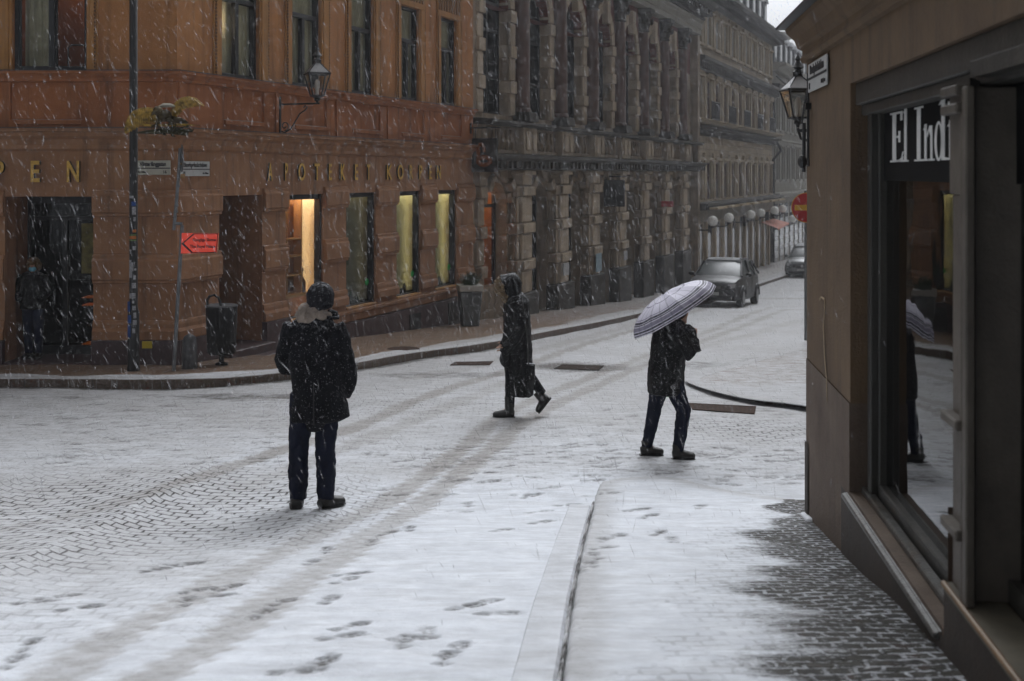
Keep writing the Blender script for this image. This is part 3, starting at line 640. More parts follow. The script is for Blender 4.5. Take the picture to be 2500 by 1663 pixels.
ch.tube([(m0,.5,3.4),(m0,.5,3.78),(m0+.05,.5,3.83),(m0+.33,.5,3.83),(m0+.38,.5,3.78),(m0+.38,.5,3.4)], .015, 6); ch.build('chair_back', M_FRAME, o)
for i,(a,b,z0,z1) in enumerate(BU):
    o = window_upper(LB, a, b, 3.36, 5.5, .15)
    cu = curtain(LB, a+.05, b+.20, 3.4, 5.5, .19, M_CURT, o, .012, 40, 6+i); room(LB, a-.05, b+.3, 3.3, 5.55, .17, .8, M_ROOMBR, o)
    e = MB(LB); e.box(a+.07,a+.12,.155,.165,3.4,5.5); e.box(b-.12,b-.05,.155,.165,3.4,5.5); e.build('curtain_edge', M_CURT2, o)
lw = MB(LB); a = BU[0][0]; lw.lathe([(.012,4.0),(.03,4.03),(.03,4.45),(.012,4.5)], 8, M=T(a+.16,.17,.12)); lw.build('hanging_lamp', M_LAMPW, ob)
# ground-floor shop windows
mats = [M_LAMPW, M_LAMPD, M_LAMPY, M_LAMPY]; scr = [M_PANEL_WARM, plain('grey_screen',(.33,.31,.25),.8,0,.3,2,0), M_PANEL_GRN, M_PANEL_GRN]
for i,(a,b,z0,z1) in enumerate(BG):
    dep = .18; f = MB(LB); w_ = .05
    f.box(a,a+w_,dep-.10,dep,z0,z1); f.box(b-w_,b,dep-.14,dep,z0,z1); f.box(a+w_,b-w_,dep-.10,dep,z0,z0+.06); f.box(a+w_,b-w_,dep-.10,dep,z1-.10,z1)
    o = f.build('shop_window', M_FRAME, ob, bevel=.006)
    g_ = MB(LB); g_.box(a+w_,b-w_,dep-.03,dep-.024,z0+.06,z1-.1); g_.build('pane', M_GLASSD if i != 0 else M_GLASS, o)
    s_ = MB(LB); s_.box(a+.0,b-.0,-.03,dep-.10,z0+.002,z0+.035); s_.build('window_ledge', plain('light_wood',(.55,.30,.13),.6,0,.2,6,.1), o)
    room(LB, a-.02, b+.74, z0-.1, z1+.05, dep+.01, .62, M_ROOMBR if i else plain('warm_shop_wall',(.42,.2,.09),.8,0,.3,3,0), o)
    sc_ = MB(LB)
    if i == 0: sc_.box(a+1.02,b+.7,.46,.48,z0+.45,z1-.12)
    else: sc_.box(a+.0,b+.72,.40,.42,z0+.05,z1)
    sc_.build('display_screen', scr[i], o)
    l_ = MB(LB); l_.box(a+.3,b+.60,.24,.34,z1-.02,z1+.02); l_.build('ceiling_or_fill_lamp', mats[i], o)
    l_ = MB(LB); l_.box(b+.06,b+.10,.195,.22,z0+.1,z1-.2); l_.build('hidden_fill_strip', (M_FILLW, M_FILLD, M_FILLY, M_FILLY)[i], o)  # unseen strip added behind the frame to light the display more evenly
    if i:
        dg_ = MB(LB)
        for k in range(6): x_ = a+.32+.13*k; h_ = (.16,.26,.12,.2,.3,.14)[(k+i)%6]; dg_.lathe([(.045,z0-.1),(.045,z0+h_*.7),(.02,z0+h_*.9),(.02,z0+h_)],10,M=T(x_,.30,0))
        dg_.box(a+.45,a+.75,.37,.385,z0+.75+.1*i,z0+1.25+.1*i)
        dg_.build('display_goods', plain('dark_display_goods',((.05,.10,.06),(.12,.07,.03),(.06,.09,.05))[i-1],.5,0,.6,9,0), o)
        st = MB(LB); st.lathe([(.001,0),(.075,0),(.075,.006),(.001,.006)], 16, M=T(b-.14,dep-.04,-.62)@Matrix.Rotation(R(90),4,'X')); st.build('green_sticker', M_GREEN, o)
a,b,z0,z1 = BG[0]
sh = MB(LB); 
for z in (-.62,-.25,.12,.45): sh.box(a+.36,a+.95,.26,.44,z-.03,z)
sh.box(a+.95,a+.98,.26,.44,-.63,1.2); sh.box(a+.5,a+.52,.30,.44,-.63,1.2)
sh.build('display_shelves', plain('orange_wood',(.62,.32,.13),.6,0,.25,5,.1), ob)
sh = MB(LB); sh.box(a+.02,b+.7,.20,.60,-.68,-.635); sh.build('display_ledge', plain('pale_orange_wood',(.6,.34,.14),.6,0,.2,5,.1), ob)
wp = FB@Vector((uB(736,.34),.34,-.63))
bt = MB(); bt.lathe([(.001,0),(.085,0),(.09,.02),(.09,.2),(.05,.27),(.028,.31),(.028,.40),(.04,.41),(.04,.47),(.001,.48)], 16)
bo = bt.build('bottle', plain('amber_glass',(.10,.03,.012),.15,0,.3,4,0), None, smooth=True); bo.location = wp; tag(bo, 'brown glass stoppered bottle standing on the lit pharmacy display ledge', 'bottle')
# door B
do = MB(LB); a,b,_,_ = Bdoor; do.box(a,b,1.08,1.12,-1.6,1.32); do.box(a+.1,b-.1,1.05,1.08,-1.4,.4); do.box(a+.1,b-.1,1.05,1.08,.5,1.2); do.build('entrance_door', M_FRAME, ob)
st = MB(LB); st.box(a-.02,b+.02,-.28,1.1,-1.75,-1.32); st.box(a-.02,b+.3,-.52,-.28,-1.85,-1.46); st.build('door_steps', M_PLINTH, ob, bevel=.01)
# door A: glazed shop entrance
a,b,z0,z1 = Adoor; dl = plain('dark_red_door_reveal', (.10,.045,.028), .6, 0, .4, 3, .1)
do = MB(LA); do.box(a,a+.06,.86,.94,-1.36,z1); do.box(b-.06,b,.86,.94,-1.36,z1); do.box(a+.06,b-.06,.86,.94,1.2,z1); do.box(a+.06,b-.06,.86,.94,-1.36,-1.2); do.box(a+.06,b-.06,.87,.93,.92,.98); do.box((a+b)/2-.12,(a+b)/2-.04,.86,.93,-1.2,.92)
o = do.build('shop_door', M_FRAME, ob); g_ = MB(LA); g_.box(a+.06,b-.06,.895,.90,-1.2,1.2); g_.build('pane', glass('door_glass',(.6,.62,.6),.35), o)
room(LA, a-.6, b+.05, -1.4, 1.4, .97, 2.6, M_DARKROOM, o)
s_ = MB(LA)
for z in (.02,-.42,-.55,-1.22): s_.box(b-.62,b-.05,1.15,1.5,z-.015,z)
s_.build('shelves', emit('orange_shelf_painted_glow', (.55,.14,.03), .35), o)  # lamplight on the shelves is put in as their own emission
s_ = MB(LA); s_.box(b-.50,b-.12,.82,.835,.02,.86); s_.build('poster', plain('yellow_green_poster',(.20,.17,.045),.7,0,.55,9,0), o)
s_ = MB(LA); s_.box(b-.2,b-.15,.812,.818,.76,.82); s_.build('poster_mark', M_RED, o)
s_ = MB(LA); s_.box(a-.05,b+.05,-.05,.95,-1.6,-1.345); s_.build('door_step', M_PLINTH, ob)
s_ = MB(LA); s_.box(uA(353),uA(377),-.125,-.112,zy(850,18.4),zy(833,18.4)); s_.build('yellow_plate', plain('yellow_plate_paint',(.55,.42,.03),.5,0,.1,5,0), ob)
# lettering
lt = MB(LA); ls_ = MB(LA)
for ch_, px0, px1 in (('P',-12,16),('E',76,104),('N',165,201)):
    wpx = (px1-px0)/F_PX*18.5; text(lt, ch_, .47, T((uA(px0)+uA(px1))/2,-.085,zy(443,18.5)), .004, 'CENTER', .62 if ch_=='N' else .68, bold=.010); text(ls_, ch_, .47, T((uA(px0)+uA(px1))/2,-.05,zy(443,18.5)), .028, 'CENTER', .62 if ch_=='N' else .68, bold=.010)
o = lt.build('gold_lettering', M_GOLDL, ob); ls_.build('letter_sides', M_INK, o)
lt = MB(LB); ls_ = MB(LB); LX = [455,580,690,810,915,1010,1115,1215,1365,1455,1540,1612,1690,1755]; LX2 = [515,635,765,880,975,1070,1175,1265,1430,1515,1590,1665,1740,1803]
for ch_, c0, c1 in zip('APOTEKETKORPEN', LX, LX2):
    u0, u1 = uB(500+c0/3.136), uB(500+c1/3.136); nm = {'A':.44,'P':.40,'O':.49,'T':.42,'E':.38,'K':.43,'R':.42,'N':.46}[ch_]
    sx_ = min(1.0,(u1-u0-.09)/.33*.9)
    text(lt, ch_, .46, T((u0+u1)/2+.0,-.047,1.575), .003, 'CENTER', sx_, bold=.006); text(ls_, ch_, .46, T((u0+u1)/2+.0,-.028,1.575), .014, 'CENTER', sx_, bold=.006)
o = lt.build('gold_lettering', M_GOLDL, ob); ls_.build('letter_sides', M_INK, o)

# ------------------------------------------------------------------ street name plates (hung on the walls)
def plate(Fm, u0, u1, z0, z1, label, l1, l2, tagm, small_left=None, y=-.03, numpos='R'):
    c_ = Fm@Vector(((u0+u1)/2,y,z0)); t_ = thing('street_sign', label, 'street sign', c_)
    M = T(*(-c_))@Fm; m_ = MB(M); m_.box(u0,u1,y-.012,y,z0,z1); m_.build('plate', tagm, t_, bevel=.004)
    zm = z0+(z1-z0)*.46; e = MB(M); e.box(u0,u1,y-.016,y-.0125,zm-.008,zm+.008); e.build('dividing_line', M_INK, t_)
    e = MB(M); sz = (z1-z0)*.40; wd = .56*len(l1)*sz*.9
    text(e, l1, sz, T((u0+u1)/2,y-.014,zm+(z1-zm)*.30), .002, 'CENTER', min(1,(u1-u0)*.9/wd), bold=.004)
    text(e, l2, sz*.42, T(u1-.04 if numpos=='L' else u0+.04,y-.014,z0+(zm-z0)*.3), .002, 'RIGHT' if numpos=='L' else 'LEFT', 1, bold=.002)
    text(e, '16' if numpos=='R' else '18', sz*.75, T(u1-.06 if numpos=='R' else u0+.05,y-.014,z0+(zm-z0)*.22), .002, 'RIGHT' if numpos=='R' else 'LEFT', .9, bold=.002)
    e.build('lettering', M_INK, t_)
plate(FA, uA(333), uA(418), zy(427,18.5), zy(392,18.5), 'ivory street name plate between the black pole and the round sign', 'Västerlånggatan', 'Kv Milon', M_SIGNY)
plate(FB, uB(436), uB(507), zy(430,18.9), zy(394,18.9), 'white street name plate right of the round sign, on the orange corner', 'Storkyrkobrinken', 'Kv Milon', M_SIGNW, numpos='L')

# ------------------------------------------------------------------ gilded raven-like bird over the corner
YB = 17.30; bx = lambda px: xp(px,YB); bz = lambda py: zy(py,YB)
bird = thing('gilded_bird_statue', 'gilded bird sculpture with spread wings perched above the pharmacy corner', 'statue', (bx(410),YB,bz(310)))
LBd = T(-bx(410),-YB,-bz(310)); S6 = lambda x,y: (bx(310+x/6.819), bz(220+y/6.819))
def wing(poly, root, name, ybase, curve):
    # fan of feather ridges across the outline: thick plate with a cambered section
    m_ = MB(LBd); P = [S6(*p) for p in poly]; r = S6(*root); n = len(P); V = []
    for side in (-1,1):
        for k,(x,z) in enumerate(P):
            d = math.hypot(x-r[0],z-r[1]); V.append((x, ybase-curve*d*d+side*.008+.012*(k%2), z))
    for side in (-1,1): V.append((r[0], ybase+side*.05, r[1]))
    for side in (-1,1):
        for k,(x,z) in enumerate(P):
            d = .5*math.hypot(x-r[0],z-r[1]); V.append(((x+r[0])/2, ybase-curve*d*d+side*.04+.014*(k%2), (z+r[1])/2))
    f = []
    for s_ in range(2):
        o_ = s_*n; c_ = 2*n+s_; h_ = 2*n+2+s_*n
        for k in range(n): j = (k+1)%n; f += [(o_+k,o_+j,h_+j,h_+k),(h_+k,h_+j,c_)]
    f += [(k,(k+1)%n,(k+1)%n+n,k+n) for k in range(n)]
    m_.add(V,f); return m_.build(name, M_GOLD, bird)
def fwing(lead, fe, yb, name, sg):
    m_ = MB(LBd); L_ = [S6(*p) for p in lead]; m_.tube([(x,yb-.03*k*sg,z) for k,(x,z) in enumerate(L_)],[(.014,.018)]*(len(L_)-1)+[(.005,.006)],8,side=(0,1,0))
    fe2 = []
    for f0,f1 in zip(fe,fe[1:]):
        for q_ in (0,.34,.67): fe2.append(tuple((f0[e][0]*(1-q_)+f1[e][0]*q_, f0[e][1]*(1-q_)+f1[e][1]*q_-(14 if q_ and e else 0)) for e in (0,1)))
    fe2.append(fe[-1])
    for k,(a,b) in enumerate(fe2):
        p, q = S6(*a), S6(*b); y = yb-.007*k*sg; v = Vector((q[0]-p[0],0,q[1]-p[1])); sd_ = (v.z,0,-v.x)
        m_.tube([(p[0]+v.x*t,y-.05*math.sin(PI*t)+.012*(k%2),p[1]+v.z*t) for t in (0,.25,.5,.75,.92,1)],[(w_,.005) for w_ in (.018,.020,.018,.014,.009,.002)],6,side=sd_)
        m_.tube([(p[0]+v.x*t,y-.018-.05*math.sin(PI*t)+.005*(k%2),p[1]+v.z*t) for t in (0,.22,.42)],[(.016,.006),(.014,.006),(.004,.003)],6,side=sd_)
    return m_.build(name, M_GOLD, bird, smooth=35)
fwing([(560,380),(470,325),(360,310),(270,330),(200,365),(140,460),(110,560),(85,700)],[((540,370),(545,585)),((500,340),(505,580)),((455,325),(455,580)),((410,318),(405,585)),((365,312),(355,590)),((320,320),(305,615)),((275,332),(258,645)),((235,350),(210,675)),((200,370),(165,705)),((170,410),(125,730)),((140,470),(90,742)),((120,540),(85,740))], YB-.07, 'wing', 1)
fwing([(740,360),(800,270),(860,195),(930,150),(1050,125),(1180,160),(1318,272)],[((760,320),(750,450)),((785,290),(795,465)),((810,250),(850,468)),((840,215),(900,420)),((880,180),(945,370)),((930,155),(1000,325)),((985,135),(1060,318)),((1040,128),(1120,306)),((1095,132),(1180,297)),((1150,150),(1245,288)),((1200,180),(1312,276))], YB-.03, 'wing', .5)
b_ = MB(LBd); cx_, cz_ = S6(655,430)
b_.ell((cx_,YB-0.10,cz_),(.105,.2,.095)); hx, hz = S6(600,360); b_.ell((hx,YB-0.25,hz),(.07,.09,.07)); b_.tube([(hx,YB-0.31,hz-.01),(hx-.03,YB-0.39,hz-.04),(hx-.04,YB-0.43,hz-.09)],[.035,.022,.004],8)
tx_, tz_ = S6(960,560); b_.tube([(cx_+.08,YB-0.05,cz_-.05),(tx_-.1,YB+0.05,tz_+.05),(tx_,YB+0.10,tz_-.01)],[(.09,.05),(.10,.03),(.06,.02)],10)
for x,y in ((560,590),(830,560)):
    lx,lz = S6(x,y); b_.tube([(cx_+(lx-cx_)*.4,YB-0.15,cz_-.05),(lx,YB-0.20,lz)],[.045,.03],8)
    for k in (-1,0,1): b_.tube([(lx,YB-0.20,lz),(lx+.05*k,YB-0.25,lz-.02),(lx+.06*k,YB-0.26,lz-.06)],[.02,.016,.006],6)
b_.build('body', M_GOLDD, bird, smooth=True)
br = MB(LBd)
br.tube([(*S6(330,590),) and (S6(330,590)[0],YB-0.20,S6(330,590)[1]),(S6(480,600)[0],YB-0.20,S6(480,600)[1]),(S6(800,590)[0],YB-0.20,S6(800,590)[1]),(S6(1050,590)[0],YB-0.18,S6(1050,590)[1]),(S6(1255,592)[0],YB-0.15,S6(1255,592)[1])],[.02,.018,.02,.018,.006],8)
br.build('branch', M_GOLD, bird, smooth=True)
lf = MB(LBd)
for k in range(46):
    x, y = random.uniform(560,1100), random.uniform(630,740); px_, pz_ = S6(x,y); a = random.uniform(-.8,.8)
    lf.add([(0,0,0),(.045,-.012,.015),(.10,0,0),(.045,-.012,-.02)],[(0,1,2,3)], T(px_,YB-0.19+random.uniform(-.12,.1),pz_)@Matrix.Rotation(a,4,'Y')@RZ(random.uniform(-.7,.7)))
lf.tube([(S6(200,715)[0],YB-0.10,S6(200,715)[1]),(S6(600,690)[0],YB-0.15,S6(600,690)[1]),(S6(1100,680)[0],YB-0.10,S6(1100,680)[1])],[.012,.045,.02],8)
lf.tube([(S6(640,690)[0],YB-0.15,S6(640,690)[1]),(S6(640,690)[0],YB+1.15,S6(640,690)[1])],.03,8)
lf.build('leafy_perch', plain('tarnished_green_metal',(.055,.05,.018),.6,.3,.5,9,.3), bird)
s_ = MB(LBd); a0 = S6(590,270); s_.tube([(S6(580,290)[0],YB-0.12,S6(580,290)[1]),(S6(650,262)[0],YB-0.12,S6(650,262)[1]),(S6(760,262)[0],YB-0.10,S6(760,262)[1]),(S6(860,285)[0],YB-0.08,S6(860,285)[1])],[(.02,.05),(.035,.09),(.03,.08),(.008,.02)],8,side=(0,0,1)); s_.build('snow_cap', plain('dirty_snow',(.5,.47,.38),.8,0,.3,8,.2), bird, smooth=True)

# ------------------------------------------------------------------ lanterns
def lantern(name, label, Mloc, loc, s=1.0, bracket=True, blen=.81, lit=False):
    t_ = thing(name, label, 'wall lantern', loc)
    M = Mloc; hw, tw, z0, z1, za = .125*s, .215*s, 0, .40*s, .66*s    # body is a 4-sided truncated pyramid, wide at top
    pn = MB(M); n = 4; an = [PI/4+PI/2*k for k in range(4)]
    B = [(hw*1.15*math.cos(a),hw*1.15*math.sin(a)) for a in an]; Tt = [(tw*1.3*math.cos(a),tw*1.3*math.sin(a)) for a in an]
    f = MB(M)
    for k in range(4):
        f.tube([(B[k][0],B[k][1],z0),(Tt[k][0],Tt[k][1],z1)], .014*s, 6); j = (k+1)%4
        f.tube([(B[k][0],B[k][1],z0),(B[j][0],B[j][1],z0)], .016*s, 6); f.tube([(Tt[k][0],Tt[k][1],z1),(Tt[j][0],Tt[j][1],z1)], .022*s, 6)
        f.tube([(Tt[k][0],Tt[k][1],z1),(.05*s*math.cos(an[k]),.05*s*math.sin(an[k]),za-.05*s)], .012*s, 6)
        mx_,my_ = (B[k][0]+B[j][0])/2,(B[k][1]+B[j][1])/2; Mx,My = (Tt[k][0]+Tt[j][0])/2,(Tt[k][1]+Tt[j][1])/2
        pn.add([(B[k][0],B[k][1],z0),(B[j][0],B[j][1],z0),(Tt[j][0],Tt[j][1],z1),(Tt[k][0],Tt[k][1],z1)],[(0,1,2,3)])
    f.lathe([(.02*s,-.14*s),(.03*s,-.10*s),(.06*s,-.08*s),(.05*s,-.04*s),(.12*s,-.01*s),(.12*s,.01*s)],10)
    f.lathe([(.07*s,za-.06*s),(.075*s,za),(.045*s,za+.03*s),(.06*s,za+.06*s),(.09*s,za+.07*s),(.05*s,za+.12*s),(.03*s,za+.16*s),(.045*s,za+.19*s),(.012*s,za+.24*s),(.004*s,za+.30*s)],10)
    f.build('lantern_frame', M_METALDK, t_, smooth=40)
    pn.build('glass_pane', glass('lantern_glass',(.8,.8,.78),1.0,.1), t_)
    rf_ = MB(M)
    for k in range(4):
        j = (k+1)%4; e = .05*s
        rf_.add([(Tt[k][0],Tt[k][1],z1+.01),(Tt[j][0],Tt[j][1],z1+.01),(e*math.cos(an[j]),e*math.sin(an[j]),za-.05*s),(e*math.cos(an[k]),e*math.sin(an[k]),za-.05*s)],[(0,1,2,3)])
    rf_.build('lantern_roof', plain('snow_dusted_glass',(.42,.42,.43),.5,0,.25,6,.1), t_)
    bu = MB(M); bu.lathe([(.03*s,0),(.035*s,.1*s),(.05*s,.16*s),(.045*s,.26*s),(.02*s,.30*s)],12); bu.build('lamp_tube', plain('opal_glass',(.6,.55,.5),.3,0,.1,5,0), t_, smooth=True)
    return t_
uL, YL = uB(682), 20.9
pL = FB@Vector((uL,-.81,3.12)); lt_ = lantern('wall_lantern', 'black iron lantern on a scrolled bracket above the pharmacy name', RZ(.38), pL)
bk = MB(T(*(-pL))@FB); zb = 2.98
bk.box(uL-.02,uL+.02,-.03,0,2.42,3.12); bk.tube([(uL,-.02,zb),(uL,-.86,zb)],.018,6); bk.tube([(uL,-.81,zb),(uL,-.81,zb+.08)],.025,8)
sp = [(uL,-.04-.0,zb-.42)]+[(uL,-.17+.11*math.cos(a)*(1-k/26),zb-.36+.12*math.sin(a)*(1-k/26)) for k in range(18) for a in [PI+.45*k]]
bk.tube([(uL,-.05,zb-.50),(uL,-.12,zb-.52),(uL,-.24,zb-.46),(uL,-.34,zb-.33),(uL,-.44,zb-.18),(uL,-.55,zb-.12),(uL,-.6,zb-.06),(uL,-.56,zb-.03),(uL,-.52,zb-.07)],.013,6)
bk.tube([(uL,-.12+.09*math.cos(a)*(1-k/22),zb-.40+.09*math.sin(a)*(1-k/22)) for k,a in enumerate([-PI/2-.5*i for i in range(17)])],.011,6)
bk.build('bracket', M_METALDK, lt_)
# ------------------------------------------------------------------ posts
Yp = 17.55; px_ = xp(326,Yp)
po = thing('street_pole', 'tall black pole plastered with stickers at the pavement corner', 'pole', (px_,Yp,gz(Yp)+.12))
m_ = MB(); m_.lathe([(.095,0),(.095,.06),(.085,.1),(.085,.9),(.07,.95),(.063,1.0),(.060,7.2),(.001,7.25)],18); m_.build('pole', M_METALDK, po, smooth=True)
zb_ = gz(Yp)+.12; cols = {'w':plain('white_sticker',(.42,.42,.44),.5,0,.6,40,0),'b':plain('blue_sticker',(.02,.08,.30),.5,0,.5,30,0),'o':plain('orange_sticker',(.55,.16,.03),.5,0,.4,30,0),'g':plain('green_strip',(.12,.22,.05),.5,0,.4,30,0)}
stk = {k:MB() for k in cols}
def patch(k, py0, py1, a0, a1, z_=0):
    z0, z1 = zy(py1,Yp)-zb_, zy(py0,Yp)-zb_; n = 5; rr = .0635 if z0 > 1.0 else .0865
    V = [(rr*math.sin(a0+(a1-a0)*i/n), -rr*math.cos(a0+(a1-a0)*i/n), z) for i in range(n+1) for z in (z0,z1)]
    stk[k].add(V,[(2*i,2*i+2,2*i+3,2*i+1) for i in range(n)])
for k,a,b,c0,c1 in (('w',478,484,-.9,.3),('b',492,503,-.2,.9),('w',505,524,.0,.9),('w',530,540,.3,.8),('o',560,567,.1,1.0),('g',572,575,-1,1),('o',576,583,-1,1),('g',585,588,-1,1),('w',601,610,.1,.9),('w',609,613,-1,-.2),
                    ('w',634,650,-1,-.2),('w',640,662,-.4,.3),('w',650,678,-1.1,.0),('w',655,660,.4,1.0),('w',672,682,.3,.9),('w',690,703,-.1,.9),('w',715,728,-.9,.8),('w',733,740,.0,.5),('w',745,756,.1,.7),('b',735,760,-1.2,-.3),('w',762,776,.3,.8),('b',768,788,-1.2,-.1),('w',780,792,.2,.9),('b',792,822,-1.2,-.2),('w',800,812,.1,.6)):
    patch(k,a,b,c0,c1)
for k,v in stk.items(): v.build('stickers', cols[k], po)
sp_ = thing('direction_signpost', 'grey signpost with a fluorescent red arrow board, in front of the tan corner pier', 'signpost', (xp(425,Yp),Yp,gz(Yp)+.12))
Ls = T(-xp(425,Yp),-Yp,-(gz(Yp)+.12)); m_ = MB(Ls); P_ = lambda a,b,y=Yp: (xp(a,y),y,zy(b,y))
m_.tube([(xp(424,Yp),Yp,gz(Yp)+.1),P_(436,700),P_(445,550)],.03,10)
m_.tube([P_(445,547),P_(425,545)],.024,8); m_.tube([P_(424,562),P_(432,480),P_(438,400),P_(440,362)],.026,10)
for q in (452,500,515,): m_.tube([P_(434-(q-452)*.08,q),P_(435-(q-452)*.08,q+5)],.034,10)
m_.build('post', M_GREYPOLE, sp_, smooth=True)
m_ = MB(Ls); cX, cZ = xp(446,Yp), zy(387,Yp)
m_.lathe([(.001,0),(.205,0),(.215,.006),(.205,.012),(.001,.013)],28, M=T(cX,Yp-.02,cZ)@RZ(R(-68))@Matrix.Rotation(R(90),4,'X')); o = m_.build('round_sign', plain('sign_back_grey',(.13,.14,.15),.4,.5,.5,5,0), sp_)
m_ = MB(Ls); m_.tube([P_(446,425),P_(447,435)],.035,8); m_.tube([P_(440,400),P_(448,400)],.02,6); m_.build('clamp', plain('rusty_clamp',(.3,.17,.06),.5,0,.3,9,0), sp_)
m_ = MB(Ls); Ya = Yp-.05; A_ = lambda a,b: (xp(a,Ya),zy(b,Ya))
m_.prism([A_(444,569),A_(534,570),A_(529,617),A_(442,619)], Ya-.004, Ya+.004); o = m_.build('arrow_board', M_ORSIGN, sp_)
m_ = MB(Ls)
m_.prism([A_(443.5,594),A_(446,592.5),A_(472,570.5),A_(474,573),A_(449,594),A_(470,615),A_(467,617.5),A_(443.5,596)], Ya-.009, Ya-.005)
m_.prism([A_(472,570.2),A_(533,570.5),A_(533,572),A_(472,572)], Ya-.009,Ya-.005); m_.prism([A_(467,615.8),A_(528.5,615),A_(528,617),A_(467,617.6)], Ya-.009,Ya-.005); m_.prism([A_(531.5,572),A_(533,572),A_(528.5,616),A_(527,616)], Ya-.009,Ya-.005)
text(m_, 'Kungliga Slottet', .066, T(xp(471,Ya),Ya-.008,zy(589,Ya)), .002, 'LEFT', .86, bold=.0015); text(m_, 'The Royal Palace', .066, T(xp(464,Ya),Ya-.008,zy(605,Ya)), .002, 'LEFT', .86, bold=.0015)
m_.build('lettering', M_INK, o)
# litter bin
Yb_ = 18.35; bn = thing('litter_bin', 'black street litter bin with a hooped handle beside the dark doorway', 'litter bin', (xp(541,Yb_),Yb_,gz(Yb_)+.12))
m_ = MB(); m_.lathe([(.10,0),(.10,.04),(.04,.06),(.04,.18),(.20,.19),(.225,.22),(.25,.93),(.255,.95),(.245,.955),(.23,.90),(.05,.88)],20); m_.build('bin_body', plain('charcoal_metal',(.012,.012,.013),.8,0,.3,7,.1), bn, smooth=40)
m_ = MB(); m_.tube([(-.22,0,.85),(-.23,0,1.05),(-.19,0,1.11),(-.12,0,1.13),(-.05,0,1.09),(-.02,0,1.0),(-.01,0,.93)],.022,8); m_.build('handle', M_METALDK, bn, smooth=True)
m_ = MB(); m_.lathe([(.235,.945),(.258,.957),(.252,.972),(.12,.96),(.01,.955)],20); m_.build('snow_rim', plain('wet_snow',(.10,.10,.105),.7,0,.3,9,.2), bn)
Yk = 17.9; kb = MB(); kb.lathe([(.125,0),(.12,.05),(.112,.42),(.09,.50),(.03,.54),(.001,.545)],16); o = kb.build('bollard', plain('dark_granite',(.11,.11,.115),.6,0,.5,12,.3), None, smooth=True); o.location = (xp(463,Yk),Yk,gz(Yk)+.12); tag(o,'short rounded granite guard stone left of the black litter bin','bollard')
# planter
Yq = 27.7; pt = thing('planter', 'tall grey planter with a white rim and green sprigs at the end of the pharmacy', 'planter', (xp(1147,Yq),Yq,gz(Yq)+.12), rz=.2)
m_ = MB(); m_.add([(x*.20,y*.20,0) for x,y in ((-1,-1),(1,-1),(1,1),(-1,1))]+[(x*.27,y*.27,.86) for x,y in ((-1,-1),(1,-1),(1,1),(-1,1))],[(0,1,2,3),(4,5,6,7)]+[(k,(k+1)%4,(k+1)%4+4,k+4) for k in range(4)]); m_.build('pot', plain('grey_zinc',(.17,.19,.20),.5,.2,.5,4,.1), pt, bevel=.02)
m_ = MB(); m_.box(-.29,.29,-.29,.29,.862,1.0); m_.build('rim', plain('white_rim',(.50,.48,.44),.6,0,.2,5,0), pt, bevel=.01)
m_ = MB()
for k in range(150):
    a = random.uniform(0,2*PI); r = random.uniform(0,.22); x,y = r*math.cos(a), r*math.sin(a); h = random.uniform(.10,.30); bx_,by_ = random.uniform(-.12,.16),random.uniform(-.1,.1)
    m_.tube([(x,y,1.0),(x+bx_*.4,y+by_*.4,1.0+h*.6),(x+bx_,y+by_,1.0+h)],.004,4)
    for q_ in (.5,.75,1.0):
        c_ = (x+bx_*q_,y+by_*q_,1+h*q_); aa = random.uniform(0,6.28); m_.add([(0,0,0),(.03,.012,.01),(.06,0,0),(.03,-.012,.0)],[(0,1,2,3)],T(*c_)@RZ(aa)@Matrix.Rotation(random.uniform(-.8,.8),4,'Y'))
m_.build('foliage', plain('dark_green_leaf',(.035,.065,.02),.6,0,.5,30,0), pt)

